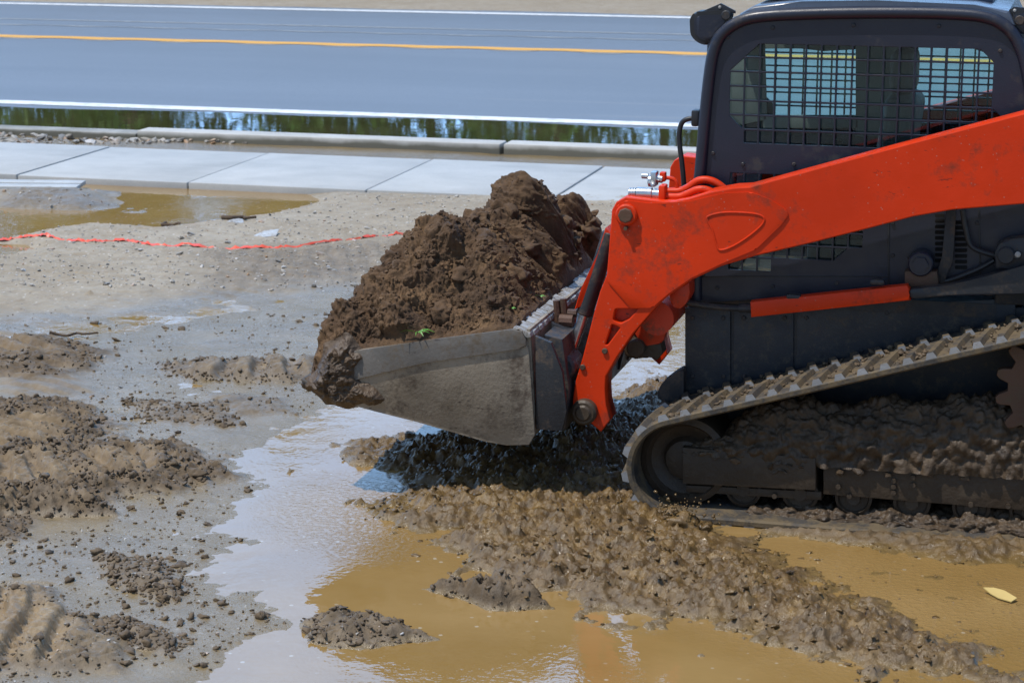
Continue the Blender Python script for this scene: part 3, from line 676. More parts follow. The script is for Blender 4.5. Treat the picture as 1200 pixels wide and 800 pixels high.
#=MACHINE
# ------------------------------------------------------------------ the compact track loader
YC = 9.40
def far(y): return 2 * YC - y
loader = tag(empty('compact_track_loader', (-0.9, YC, 0)), 'orange and black compact track loader with raised arms, mud-caked tracks and grille-sided cab', 'track loader')
LINV = Matrix.Translation((0.9, -YC, 0))
def part(o, parent=None):
    """parent without moving: geometry is modelled in world coordinates"""
    p = parent or loader; o.parent = p
    if p is loader: o.matrix_parent_inverse = LINV
    return o
def mirror_copy(o, name=None, parent=None):
    """the same part on the far side (mirrored mesh)"""
    kids = list(o.children); me = o.data.copy(); me.transform(Matrix(((1, 0, 0, 0), (0, -1, 0, 2 * YC), (0, 0, 1, 0), (0, 0, 0, 1)))); me.flip_normals()
    c = bpy.data.objects.new(name or o.name.split('.')[0], me); COL.objects.link(c); part(c, parent)
    for ch in kids: mirror_copy(ch, None, c)
    return c

# --- tracks
IC, IR = Vector((-1.61, 0.228)), 0.195          # front idler (x, z), inner belt radius
SC, SR = Vector((-0.05, 0.655)), 0.245          # drive sprocket
RC, RR = Vector((0.02, 0.20)), 0.167            # rear idler
def hull_path(circles, step=0.02):
    """belt path round circles, clockwise seen from the camera, starting under the front idler"""
    n = len(circles); segs = []
    for i in range(n):
        (c0, r0), (c1, r1) = circles[i], circles[(i + 1) % n]
        d = c1 - c0; L = d.length; u = d / L; nrm = Vector((-u.y, u.x)); k = (r0 - r1) / L; s = math.sqrt(1 - k * k)
        nn = nrm * s + u * k
        segs.append((c0 + nn * r0, c1 + nn * r1))
    pts = []
    for i in range(n):
        a, b = segs[i]; m_ = max(1, int((b - a).length / step))
        pts += [a.lerp(b, k / m_) for k in range(m_)]
        c, r = circles[(i + 1) % n]; b2 = segs[(i + 1) % n][0]
        a0 = math.atan2(b.y - c.y, b.x - c.x); a1 = math.atan2(b2.y - c.y, b2.x - c.x); da = (a1 - a0)
        while da > 0: da -= 2 * math.pi
        m_ = max(2, int(abs(da) * r / step))
        pts += [c + Vector((math.cos(a0 + da * k / m_), math.sin(a0 + da * k / m_))) * r for k in range(m_)]
    return pts
def resample(pts, n):
    P = [Vector(p) for p in pts]; L = [0]
    for i in range(len(P)): L.append(L[-1] + (P[(i + 1) % len(P)] - P[i]).length)
    T = L[-1]; o = []; j = 0
    for k in range(n):
        s = T * k / n
        while L[j + 1] < s: j += 1
        t = (s - L[j]) / (L[j + 1] - L[j] + 1e-9); o.append(P[j].lerp(P[(j + 1) % len(P)], t))
    return o, T
raw = hull_path([(IC, IR), (SC, SR), (RC, RR)])
NL = 52
path, TL = resample(raw, NL * 8)
def track_mesh(y0, y1):
    bm = bmesh.new(); n = len(path); th = 0.032; rings = []
    nrm = []
    for i in range(n):
        d = (path[(i + 1) % n] - path[i - 1]).normalized(); nrm.append(Vector((-d.y, d.x)))
    prof = [(y0 + 0.012, 0.0), (y0, 0.008), (y0, th - 0.006), (y0 + 0.008, th), (y1 - 0.008, th), (y1, th - 0.006), (y1, 0.008), (y1 - 0.012, 0.0)]
    for i in range(n):
        rings.append([bm.verts.new((path[i].x + nrm[i].x * h, y, path[i].y + nrm[i].y * h)) for y, h in prof])
    for i in range(n):
        A, B = rings[i], rings[(i + 1) % n]
        for k in range(len(prof)):
            f = bm.faces.new((A[k], A[(k + 1) % 8], B[(k + 1) % 8], B[k])); f.material_index = 0
    # lugs: trapezoid bars, slightly slanted, two staggered rows
    W_ = y1 - y0
    def at(s):
        s = s % n; i = int(s); t = s - i; p = path[i].lerp(path[(i + 1) % n], t); q = nrm[i].lerp(nrm[(i + 1) % n], t).normalized(); return p, q
    for k in range(NL):
        for row in (0, 1):
            c = k * 8 + (4 if row else 0)
            ya, yb2 = (y0 + 0.002, y0 + W_ * 0.60) if row == 0 else (y0 + W_ * 0.66, y1 - 0.004)
            sl = (3.2 if row == 0 else -2.6)
            secs = []
            for yy, ds in ((ya, 0.0), (ya + (yb2 - ya) * 0.33, sl * 0.25), (ya + (yb2 - ya) * 0.66, sl * 0.6), (yb2, sl)):
                vs = []
                hh = 0.022 * (1.0 if yy < yb2 else 0.85)
                for o_, h in ((-2.0, th - 0.004), (-1.1, th + hh), (1.1, th + hh), (2.0, th - 0.004)):
                    p, q = at(c + o_ + ds); vs.append(bm.verts.new((p.x + q.x * h, yy, p.y + q.y * h)))
                secs.append(vs)
            for A, B in zip(secs, secs[1:]):
                for j in range(3): f = bm.faces.new((A[j], A[j + 1], B[j + 1], B[j])); f.material_index = 0 if j != 1 else 0
            f = bm.faces.new(secs[0][::-1]); f.material_index = 1  # end faces take the painted skylight colour
            f = bm.faces.new(secs[-1]); f.material_index = 1
    return bm_mesh(bm)
YN = 8.55; YT1 = 8.96
track = part(link('track', track_mesh(YN, YT1), [M['rub'], M['lug']], None, 30)); track['label'] = 'near rubber track with lug ends painted pale for skylight'
t2 = part(link('track', track_mesh(far(YT1), far(YN)), [M['rub'], M['lug']], None, 30))
# undercarriage of one side
def undercarriage(sgn):
    fy = (lambda y: y) if sgn > 0 else far
    def rng(a, b): a, b = fy(a), fy(b); return min(a, b), max(a, b)
    # front idler with a dished rim
    mb = MB(); y0, y1 = rng(YN + 0.03, YN + 0.27)
    q = Vector((0, -1 if sgn > 0 else 1, 0)).to_track_quat('Z', 'Y')
    mb.lathe([(0, -0.3), (IR - 0.03, -0.3), (IR - 0.003, -0.29), (IR - 0.003, 0.0), (IR - 0.03, 0.01), (IR - 0.045, -0.02), (0.10, -0.045), (0.085, -0.01), (0.05, 0.0), (0, 0.0)], Vector((IC.x, fy(YN + 0.15), IC.y)), q, 48)
    part(mb.build('idler_wheel', M['mudsteel']))
    # frame : stepped box beam with pins along the lower edge
    fr_ = MB(); a = side([(797, 528), (954, 541), (954, 579), (797, 571)], YN + 0.06)
    y0, y1 = rng(YN + 0.115, YN + 0.34); fr_.prism(a, y0, y1, 0.006)
    b_ = side([(962, 545), (1200, 556), (1262, 560), (1262, 610), (1200, 604), (962, 585)], YN + 0.06)
    y0, y1 = rng(YN + 0.135, YN + 0.34); fr_.prism(b_, y0, y1, 0.006)
    lo = side([(800, 574), (960, 582), (960, 592), (800, 582)], YN + 0.075); y0, y1 = rng(YN + 0.15, YN + 0.32); fr_.prism(lo, y0, y1, 0.004)
    frame = part(fr_.build('track_frame', M['mudsteel']))
    for (px, py) in ((981, 573), (1046, 566), (1046, 573), (1046, 580), (1069, 562), (1069, 571), (1137, 594), (1181, 596), (994, 584), (906, 584)):
        p = onY(px, py, YN + 0.09); bo = MB(); bo.cyl((p.x, fy(YN + 0.122), p.z), (p.x, fy(YN + 0.145), p.z), 0.011, seg=8); part(bo.build('bolt', M['mudsteel']), frame)
    for (px, py) in ((868, 583), (935, 587), (998, 589), (1067, 593), (1137, 598), (1205, 600)):
        mb = MB(); p = onY(px, py, YN + 0.09)
        mb.lathe([(0, -0.25), (0.078, -0.25), (0.078, 0.0), (0.066, 0.006), (0.06, -0.01), (0.03, -0.01), (0.028, 0.012), (0, 0.012)], Vector((p.x, fy(YN + 0.16), 0.118)), q, 28)
        part(mb.build('track_roller', M['mudsteel']))
    # sprocket : toothed ring
    mb = MB(); pr = []
    nt_ = 15
    for k in range(nt_):
        a0 = 2 * math.pi * k / nt_
        for da, r in ((-0.5, 0.225), (-0.33, 0.226), (-0.20, 0.262), (-0.1, 0.276), (0.1, 0.276), (0.20, 0.262), (0.33, 0.226)):
            aa = a0 + da * 2 * math.pi / nt_; pr.append((SC.x + r * math.cos(aa), SC.y + r * math.sin(aa)))
    hole = [(SC.x + 0.15 * math.cos(k * 0.2618), SC.y + 0.15 * math.sin(k * 0.2618)) for k in range(24)]
    me_ = curve_plate([pr, hole], fy(YN + 0.13), 0.045, 0.004)
    spk = part(link('sprocket', me_, M['rusty'], None, 30))
    mb = MB(); mb.cyl((SC.x, fy(YN + 0.17), SC.y), (SC.x, fy(YN + 0.12), SC.y), 0.16, 0.15, 32, 0.008); part(mb.build('hub', M['rusty']), spk)
    mb = MB(); mb.cyl((RC.x, fy(YN + 0.03), RC.y), (RC.x, fy(YN + 0.26), RC.y), RR - 0.003, seg=36, bev=0.02); part(mb.build('idler_wheel', M['mudsteel']))
undercarriage(1); undercarriage(-1)

# --- body between the tracks and the rear engine housing
bp = side([(801, 357), (801, 457), (760, 470), (772, 520), (1300, 520), (1300, 345), (1066, 350), (880, 362)], 8.985)
mb = MB()
low = [(-1.665, 0.865), (-1.665, 0.50), (-1.60, 0.36), (-1.35, 0.30), (0.35, 0.30), (0.62, 0.55), (0.62, 0.92), (-0.2, 0.92)]
mb.prism(low, 8.985, far(8.985), 0.012)
chassis = part(mb.build('chassis', M['bodyp']))
mb = MB()       # seams and side plates of the body
mb.prism(side([(803, 360), (856, 360), (856, 458), (803, 466)], 8.98), 8.975, 8.984, 0.003)
mb.prism(side([(860, 361), (930, 360), (930, 440), (860, 456)], 8.98), 8.977, 8.984, 0.003)
mb.prism(side([(934, 360), (1190, 350), (1190, 385), (934, 440)], 8.98), 8.975, 8.984, 0.003)
part(mb.build('side_plate', M['bodyp']), chassis)
rock_bm = MB()  # dark rounded bump stop at the front of the chassis
mb = MB(); pts = side([(770, 462), (776, 448), (790, 437), (802, 430), (802, 466), (785, 470), (774, 468)], 8.93); mb.prism(round_poly(pts, 0.02), 8.91, 9.0, 0.012)
part(mb.build('front_step', M['dark']), chassis)
mb = MB(); eng = [(-0.36, 0.93), (-0.36, 1.30), (-0.30, 1.62), (0.45, 1.60), (0.72, 1.5), (0.75, 0.93)]
mb.prism(eng, 8.96, far(8.96), 0.02); part(mb.build('engine_cover', M['dark']))

# --- cab
CY = 8.93
outl = side([(809, 357), (810, 240), (814, 212), (820, 140), (828, 58), (835, 40), (850, 26), (881, 16), (960, 12), (1025, 10), (1090, 11), (1150, 15), (1176, 24), (1190, 40), (1203, 66), (1212, 120), (1222, 240), (1226, 345), (1066, 348), (880, 352)], CY)
cx0, cz0 = side([(855, 203)], CY)[0]
def clip_holes(poly, x0, z1, px_, pz_, w_, nx, nz):
    """rectangular grille holes whose cell centre and corners fall within the outline; returns rounded loops"""
    poly = [Vector(p) for p in poly]
    def inside(x, z):
        c = False; n = len(poly)
        for i in range(n):
            a, b = poly[i], poly[(i + 1) % n]
            if (a.y > z) != (b.y > z) and x < (b.x - a.x) * (z - a.y) / (b.y - a.y) + a.x: c = not c
        return c
    o = []
    for i in range(nx):
        for j in range(nz):
            xa, xb = x0 + i * px_ + w_ / 2, x0 + (i + 1) * px_ - w_ / 2; zb, za = z1 - j * pz_ - w_ / 2, z1 - (j + 1) * pz_ + w_ / 2
            cs = [(xa, za), (xb, za), (xb, zb), (xa, zb)]; ins = [inside(*c) for c in cs]
            if all(ins): o.append(round_poly(cs, 0.004, 2))
            elif sum(ins) == 3:
                k = ins.index(False); tri = [cs[(k + 1) % 4], cs[(k + 2) % 4], cs[(k + 3) % 4]]; o.append(tri)
    return o
up_open = side([(855, 84), (880, 51), (1152, 52), (1166, 66), (1180, 84), (1178, 182), (1004, 184), (864, 184), (855, 176)], CY)
lo_open = side([(854, 202), (1000, 202), (1024, 208), (1023, 284), (1005, 300), (962, 319), (850, 319)], CY)
px17 = side([(855, 84), (872.3, 101.5)], CY); ph = px17[1][0] - px17[0][0]; pv = px17[0][1] - px17[1][1]
g0 = side([(855, 50)], CY)[0]
holes = clip_holes([(x + (0.004 if x > -1 else -0.004), z) for x, z in up_open], g0[0], g0[1], ph, pv, 0.0078, 20, 9)
g1 = side([(854, 202)], CY)[0]
holes2 = clip_holes(lo_open, g1[0], g1[1], ph, pv, 0.0078, 11, 8)
outs = round_poly([(p[0], p[1]) for p in outl], 0.03, 2)
cab = part(link('cab', curve_plate([outs] + holes + holes2, CY + 0.02, 0.012, 0.002), M['navy'], None, 30)); cab['label'] = 'dark navy cab with square-mesh side grille'
mirror_copy(cab, 'side_panel', cab)
# fat rounded edge tube of the side panel : front post, roof rail, rear post
tp = [onY(px, py, CY) for px, py in ((811, 352), (811, 300), (812, 240), (816, 200), (821, 140), (826, 92), (831, 62), (840, 42), (857, 28), (883, 20), (940, 16.5), (1025, 15), (1100, 16), (1148, 20), (1174, 32), (1190, 54), (1200, 90), (1209, 160), (1218, 260), (1222, 345))]
for yy in (CY, far(CY)):
    mb = MB(); mb.tube([Vector((p.x + 0.016, yy + (0.012 if yy < YC else -0.012), p.z)) for p in smooth_path(tp, 5)], 0.026, 14); part(mb.build('frame_tube', M['navy']), cab)
# glass behind the grilles
for yy in (CY + 0.045, far(CY + 0.045)):
    mb = MB(); a = side([(850, 46), (1183, 46), (1183, 190), (850, 190)], CY); mb.prism(a, yy - 0.002, yy + 0.002); part(mb.build('window_pane', M['glass']), cab)
    mb = MB(); a = side([(850, 200), (1026, 200), (1026, 322), (850, 322)], CY); mb.prism(a, yy - 0.002, yy + 0.002); part(mb.build('window_pane', M['glass']), cab)
# inner trim of the far wall : posts that frame two far windows
mb = MB(); fy_ = far(CY) - 0.06
def fz(px, py): p = onY(px, py, fy_); return p.x, p.z
for quad in ([(848, 40), (896, 40), (899, 140), (850, 150)], [(896, 40), (1004, 40), (1004, 58), (965, 60), (940, 57), (897, 57)], [(1003, 40), (1062, 40), (1062, 160), (1003, 160)], [(895, 135), (1006, 135), (1006, 150), (895, 150)], [(1060, 40), (1200, 40), (1200, 66), (1165, 66), (1140, 56), (1060, 55)]):
    mb.prism([fz(*q) for q in quad], fy_ - 0.012, fy_ + 0.012, 0.003)
part(mb.build('window_surround', M['trim']), cab)
# roof, front frame, floor, rear wall
def rp_(x, z): return (x, z)
rf = [(-1.46, 2.115), (-1.40, 2.15), (-1.2, 2.172), (-0.9, 2.182), (-0.5, 2.172), (-0.36, 2.15), (-0.33, 2.09), (-1.44, 2.08)]
mb = MB(); mb.prism(rf, CY + 0.02, far(CY + 0.02), 0.012); roof = part(mb.build('roof', M['roof']), cab)
mb = MB(); ha = onZ(858, 6, 2.185); hb = onZ(942, 4, 2.185)
mb.box(ha.x, hb.x, 9.13, 9.62, 2.165, 2.205, 0.014, seg=3); part(mb.build('roof_hatch', M['roof']), cab)
mb = MB(); rr_ = onZ(1010, 3, 2.185); mb.box(rr_.x - 0.12, rr_.x + 0.5, 9.2, 9.6, 2.16, 2.196, 0.016, seg=3); part(mb.build('roof_panel', M['roof']), cab)
mb = MB(); mb.box(-1.60, -1.50, CY + 0.03, far(CY + 0.03), 1.90, 2.0, 0.02); part(mb.build('front_header', M['navy']), cab); mb = MB(); mb.box(-1.66, -1.60, CY + 0.03, far(CY + 0.03), 0.87, 1.18, 0.02); part(mb.build('front_frame', M['navy']), cab)
mb = MB(); mb.box(-1.62, -0.35, CY + 0.04, far(CY + 0.04), 0.87, 0.93); part(mb.build('floor_pan', M['dark']), cab)
mb = MB(); mb.box(-0.345, -0.31, CY + 0.04, far(CY + 0.04), 0.93, 1.50); part(mb.build('rear_wall', M['dark']), cab)
mb = MB()
mb.box(-1.20, -0.73, YC - 0.24, YC + 0.24, 1.14, 1.28, 0.05, seg=3)
mb.box(-0.90, -0.75, YC - 0.23, YC + 0.23, 1.25, 1.76, 0.05, Matrix.Rotation(0.12, 3, 'Y'), seg=3); mb.box(-0.86, -0.75, YC - 0.13, YC + 0.13, 1.76, 1.95, 0.04, seg=3)
mb.box(-1.18, -0.78, YC - 0.2, YC + 0.2, 0.93, 1.14, 0.02)
part(mb.build('seat', M['seat']), cab)
for s in (-1, 1):
    mb = MB(); mb.box(-1.15, -0.68, YC + s * 0.33 - 0.05, YC + s * 0.33 + 0.05, 1.25, 1.36, 0.025); mb.tube([(-1.1, YC + s * 0.33, 1.34), (-1.13, YC + s * 0.33, 1.44), (-1.12, YC + s * 0.33, 1.50)], [0.012, 0.014, 0.022]); part(mb.build('control_lever', M['black']), cab)
# small horn-shaped work lamps under the roof corners
def worklamp(pxs, mirrored, Y):
    a = round_poly(side(pxs, Y), [0.03] * len(pxs), 5)
    mb = MB(); mb.prism(a, Y, Y + 0.10, 0.014); o = part(mb.build('work_lamp', M['black']), cab)
    c = [sum(p[i] for p in a) / len(a) for i in (0, 1)]
    mb = MB(); mb.prism([(c[0] + (x - c[0]) * 0.78, c[1] + (z - c[1]) * 0.74) for x, z in a], Y - 0.004, Y + 0.01, 0.004); part(mb.build('lamp_cover', M['navy']), cab)
    return o
LY = 8.965
worklamp([(808, 22), (814, 14), (850, 12), (857, 18), (852, 27), (842, 36), (836, 46), (830, 54), (818, 51), (809, 42)], False, LY)
worklamp([(1184, 17), (1196, 12), (1216, 14), (1220, 40), (1204, 44), (1190, 30)], True, LY)
for pl in ([(824, 13), (845, 4), (862, 13), (862, 16), (824, 16)], [(1178, 15), (1188, 8), (1200, 9), (1206, 18), (1186, 22)]):
    mb = MB(); mb.prism(side(pl, LY + 0.02), LY + 0.015, LY + 0.028, 0.002); part(mb.build('lamp_bracket', M['black']), cab)
for (px, py, r, d) in ((851, 18, 0.02, 0.012), (1195, 24, 0.02, 0.012), (843, 9, 0.007, -0.006), (1189, 13, 0.007, -0.006)):
    p = onY(px, py, LY); mb = MB(); mb.cyl((p.x, LY - d, p.z), (p.x, LY + 0.03, p.z), r, seg=20, bev=0.003); part(mb.build('lamp_bolt', M['dark'] if r > 0.01 else M['bright']), cab)
for px, py in ((832, 120), (836, 75), (852, 44), (905, 33), (1000, 30), (1100, 31), (1172, 60), (835, 180), (833, 230), (832, 300), (840, 338), (905, 336), (980, 332), (1046, 300), (1046, 262), (1150, 330), (1145, 262), (870, 193), (930, 193)):
    p = onY(px, py, CY); mb = MB(); mb.cyl((p.x, CY + 0.006, p.z), (p.x, CY + 0.016, p.z), 0.0085, seg=8, bev=0.002); part(mb.build('panel_bolt', M['dark']), cab)
for pl in ([(1040, 255), (1042, 255), (1042, 346), (1040, 346)], [(1146, 246), (1148, 246), (1150, 330), (1148, 330)], [(822, 324), (1040, 324), (1040, 325.4), (822, 325.4)]):
    mb = MB(); mb.prism(side(pl, CY), CY + 0.010, CY + 0.0155, 0.001); part(mb.build('panel_seam', M['black']), cab)
for px, py in ((812, 372), (848, 372), (812, 440), (848, 440), (872, 372), (920, 372), (872, 440), (945, 372), (1040, 366), (1130, 362), (1010, 410)):
    p = onY(px, py, 8.98); mb = MB(); mb.cyl((p.x, 8.968, p.z), (p.x, 8.982, p.z), 0.009, seg=8, bev=0.002); part(mb.build('plate_bolt', M['dark']), chassis)
# hoses between cab and lift link
for k, pl in enumerate((((1066, 300), (1075, 318), (1100, 330), (1140, 318), (1165, 305)), ((1128, 246), (1132, 270), (1140, 290), (1168, 300)))):
    mb = MB(); mb.tube(smooth_path([onY(px, py, 8.91 - 0.01 * k) for px, py in pl], 6), 0.011, 10); part(mb.build('hydraulic_hose', M['black']))
# curved grab handle on the front post
HY = CY + 0.05
hp = [onY(px, py, HY) for px, py in ((817, 139), (809, 139), (801, 142), (797, 150), (796, 165), (799, 190), (801, 210), (802, 230))]
mb = MB(); mb.tube(smooth_path(hp, 6), 0.011, 12); p = onY(815, 138, HY); mb.box(p.x - 0.014, p.x + 0.02, HY - 0.03, HY + 0.03, p.z - 0.035, p.z + 0.035, 0.008); part(mb.build('grab_handle', M['black']), cab)
# guard rod along the foot of the cab
mb = MB(); mb.tube(smooth_path([onY(px, py, 8.88) for px, py in ((800, 350), (806, 354), (830, 358.5), (860, 361), (884, 361))], 5), 0.014, 10); mb.tube([onY(px, py, 8.875) for px, py in ((866, 361), (886, 361))], 0.02, 10); part(mb.build('guard_rod', M['dark']))
# louvre slots in the rear side plate, with a strap in front
slotm = surf('slot_dark', (0.004, 0.004, 0.004), 0.9)
for k in range(9):
    for px, w_ in ((1101, 11), (1126, 14)):
        py = 251 + k * 6.6 + (8 if px > 1110 else 0)
        mb = MB(); mb.prism(round_poly(side([(px - w_ / 2, py), (px + w_ / 2, py), (px + w_ / 2, py + 4), (px - w_ / 2, py + 4)], CY), 0.004, 2), CY + 0.008, CY + 0.0135); part(mb.build('louvre_slot', slotm), cab)
mb = MB(); mb.prism(side([(1109, 240), (1121, 240), (1117, 305), (1106, 332), (1099, 331), (1098, 318), (1105, 300)], CY - 0.03), CY - 0.035, CY - 0.02, 0.003); part(mb.build('strap_plate', M['dark']))
# lower lift link: orange channel, black forged link, pins
mb = MB(); mb.prism(side([(879, 354), (1063, 334.5), (1066, 340), (1064, 345), (1067, 352), (880, 372)], 8.80), 8.80, 8.86, 0.006); part(mb.build('link_guard', M['orange']))
mb = MB(); mb.prism(round_poly(side([(1064, 339), (1112, 334), (1150, 325), (1200, 311), (1262, 296), (1262, 340), (1200, 343), (1130, 344), (1067, 351)], 8.81), 0.02, 3), 8.805, 8.86, 0.010); part(mb.build('lift_link', M['dark']))
mb = MB()
p = onY(1079, 309, 8.86); mb.cyl((p.x, 8.845, p.z), (p.x, 8.93, p.z), 0.052, seg=28, bev=0.006); mb.cyl((p.x, 8.833, p.z), (p.x, 8.85, p.z), 0.034, seg=6)
part(mb.build('pivot_pin', M['navy']))
mb = MB(); mb.prism(side([(1060, 318), (1098, 318), (1100, 334), (1060, 337)], 8.86), 8.86, 8.93, 0.006); part(mb.build('pivot_block', M['rusty']))
mb = MB(); mb.prism(round_poly(side([(1166, 290), (1178, 281), (1215, 277), (1230, 300), (1205, 316), (1166, 316)], 8.84), 0.02, 3), 8.84, 8.92, 0.01)
for px, py, r in ((1179, 299, 0.035), (1192, 299, 0.016)):
    p = onY(px, py, 8.835); mb.cyl((p.x, 8.82, p.z), (p.x, 8.85, p.z), r, seg=20, bev=0.004)
part(mb.build('cylinder_mount', M['dark']))
mb = MB(); p = onY(1192.5, 299, 8.80); mb.cyl((p.x, 8.812, p.z), (p.x, 8.82, p.z), 0.012, seg=16, bev=0.002); mb.cyl((p.x, 8.806, p.z), (p.x, 8.814, p.z), 0.005, seg=10); part(mb.build('grease_nipple', M['bright']))
for px, py in ((1028, 330.5), (930, 348)):
    p = onY(px, py, 8.81); mb = MB(); mb.box(p.x - 0.03, p.x + 0.03, 8.80, 8.84, p.z - 0.012, p.z + 0.012, 0.008); part(mb.build('bracket', M['dark']))

# --- lift arms
AY0, AY1 = 8.70, 8.83
arm_px = [(717, 246), (722, 237), (733, 231), (760, 234), (778, 236), (790, 236), (806, 233), (832, 225), (860, 220), (878, 219), (1040, 175), (1200, 133), (1330, 99), (1330, 225), (1200, 239), (1116, 246), (1070, 254), (1021, 267), (950, 285), (885, 300), (845, 312), (811, 328), (783, 347), (768, 361), (756, 375), (742, 391), (724, 417), (710, 441), (709, 455), (710, 473), (715, 492), (704, 506), (694, 497), (684, 491), (672, 484), (671, 470), (674, 448), (683, 418), (696, 367), (703, 342), (711, 322), (714, 285)]
arm_out = side(arm_px, AY0)
win1 = side([(721, 362), (748, 362), (737, 374), (727, 379), (718, 375)], AY0); win2 = side([(717, 380), (727, 384), (712, 404), (709, 404)], AY0)
def make_arm():
    me = curve_plate([arm_out, round_poly(win1, 0.008, 2), round_poly(win2, 0.006, 2)], (AY0 + AY1) / 2, AY1 - AY0, 0.005)
    arm = part(link('lift_arm', me, M['orange'], None, 30))
    # inside back wall of the little triangular window, raised elbow boss, pins
    mb = MB(); mb.prism([arm_out[i] for i in range(len(arm_out)) if 23 <= i <= 40 and i not in (23,)], AY0 + 0.05, AY1 - 0.02); part(mb.build('arm_web', M['orange_dirty']), arm)
    # raised reinforcing plate with a rounded triangle pressed into it
    boss = side([(719, 248), (724, 240), (734, 234.5), (760, 238), (806, 236), (850, 226), (880, 225), (902, 233), (921, 245), (925, 252), (915, 264), (886, 292), (845, 309), (811, 325), (783, 344), (765, 360), (740, 362), (712, 330), (716, 290)], AY0)
    mb = MB(); mb.prism(round_poly(boss, 0.01, 2), AY0 - 0.007, AY0 + 0.01, 0.004)
    part(mb.build('elbow_plate', M['orange']), arm)
    tri = smooth_path([onY(px, py, AY0 - 0.007) for px, py in ((831, 253), (850, 249), (880, 250), (894, 254), (894, 262), (880, 275), (860, 288), (845, 293), (840, 288), (835, 270), (829, 258))], 5, True)
    mb = MB(); mb.tube(tri + [tri[0]], 0.0045, 8, False); part(mb.build('pressed_rib', M['orange']), arm)
    mb = MB(); p = onY(735, 251, AY0); mb.cyl((p.x, AY0 - 0.03, p.z), (p.x, AY0 + 0.02, p.z), 0.046, seg=32, bev=0.006); part(mb.build('pin_collar', M['orange']), arm)
    mb = MB(); mb.cyl((p.x, AY0 - 0.042, p.z), (p.x, AY0, p.z), 0.032, seg=8, bev=0.004); mb.cyl((p.x, AY0 - 0.038, p.z - 0.056), (p.x, AY0, p.z - 0.056), 0.008, seg=8); part(mb.build('pin', M['rusty']), arm)
    mb = MB(); p = onY(686, 481, AY0); mb.cyl((p.x, AY0 - 0.045, p.z), (p.x, AY0 + 0.16, p.z), 0.056, seg=28, bev=0.010); mb.cyl((p.x, AY0 - 0.055, p.z), (p.x, AY0, p.z), 0.036, seg=20, bev=0.008); part(mb.build('pin', M['mudsteel']), arm)
    for px, py in ((709, 411), (683, 430)):
        p = onY(px, py, AY0); mb = MB(); mb.cyl((p.x, AY0 - 0.01, p.z), (p.x, AY0 + 0.01, p.z), 0.013, seg=10, bev=0.003); part(mb.build('bolt', M['rusty']), arm)
    # rounded knuckle bracket under the elbow
    mb = MB(); mb.prism(round_poly(side([(786, 340), (809, 328), (810, 345), (803, 358), (795, 361), (787, 354)], AY1), 0.015, 3), AY1 - 0.03, AY1 + 0.12, 0.006); part(mb.build('knuckle', M['orange_dirty']), arm)
    return arm
arm = make_arm(); arm['label'] = 'near orange lift arm with scratched paint'
arm2 = mirror_copy(arm)
# cross tube that ties the arms and carries the coupler
cp = onY(742, 372, 8.9)
mb = MB(); mb.cyl((cp.x + 0.12, AY1 - 0.01, cp.z + 0.02), (cp.x + 0.12, far(AY1 - 0.01), cp.z + 0.02), 0.075, seg=28); part(mb.build('cross_tube', M['orange_dirty']))
mb = MB(); a = side([(740, 384), (762, 366), (779, 362), (783, 383), (778, 400), (756, 404)], 8.95); mb.prism(round_poly(a, 0.015, 3), 8.92, 8.98, 0.008); part(mb.build('cylinder_lug', M['orange_dirty']))
mb = MB(); a = side([(728, 402), (740, 390), (757, 394), (764, 406), (775, 399), (778, 413), (770, 422), (760, 414), (748, 420), (735, 417)], 8.95); mb.prism(round_poly(a, 0.01, 2), 8.93, 9.02, 0.008); p = onY(747, 406, 8.93); mb.cyl((p.x, 8.88, p.z), (p.x, 9.05, p.z), 0.04, seg=20, bev=0.006); part(mb.build('coupler_lever', M['mudsteel']))
mb = MB(); a = side([(756, 372), (776, 358), (784, 376), (783, 386), (774, 388)], 8.91); mb.prism(round_poly(a, 0.012, 2), 8.90, 8.92, 0.004); part(mb.build('cylinder_cap', M['rusty']))
# tilt cylinder in front of the arm, with its orange shield
for f_ in ((lambda y: y), far):
    ty = 8.87
    a, b_ = onY(716, 272, ty), onY(677, 392, ty); a.y = b_.y = f_(ty); k = a.lerp(b_, 0.80)
    mb = MB(); mb.cyl(a, k, 0.036, seg=28, bev=0.006); part(mb.build('tilt_cylinder', M['dark'])); cyl_ = bpy.context.scene.objects[-1]
    mb = MB(); mb.cyl(k, b_.lerp(a, -0.12), 0.02, seg=20); part(mb.build('cylinder_rod', M['steel']))
    sh = side([(711, 266), (717, 272), (709, 303), (692, 338), (682, 358), (675, 361), (683, 336), (702, 296)], 8.87); y0, y1 = sorted((f_(8.84), f_(8.96)))
    mb = MB(); mb.prism(sh, y0, y1, 0.004); part(mb.build('cylinder_shield', M['orange']))
# hydraulic couplers and the bent orange tubes behind them
HYD = 8.78
mb = MB()
def hc(p0, p1, r, **k): mb.cyl(onY(*p0, HYD), onY(*p1, HYD), r, **k)
hc((737, 226), (746, 226), 0.020, seg=20, bev=0.003); hc((746, 226.5), (765, 227), 0.027, seg=24, bev=0.004); hc((765, 227.5), (774, 228), 0.0255, seg=24, bev=0.003)
for k in range(3): hc((738 + k * 3, 226), (739.4 + k * 3, 226), 0.0225, seg=20)
HYD = 8.86
hc((752, 206), (760, 206.5), 0.012, seg=16, bev=0.002); hc((760, 212), (768, 212), 0.026, seg=20, bev=0.003); hc((768, 209), (777, 210), 0.017, seg=18, bev=0.003)
p = onY(767, 204, HYD); mb.box(p.x - 0.012, p.x + 0.012, HYD - 0.03, HYD + 0.03, p.z - 0.05, p.z + 0.012, 0.004)
part(mb.build('hydraulic_coupler', M['steel']))
mb = MB()
HYD = 8.78
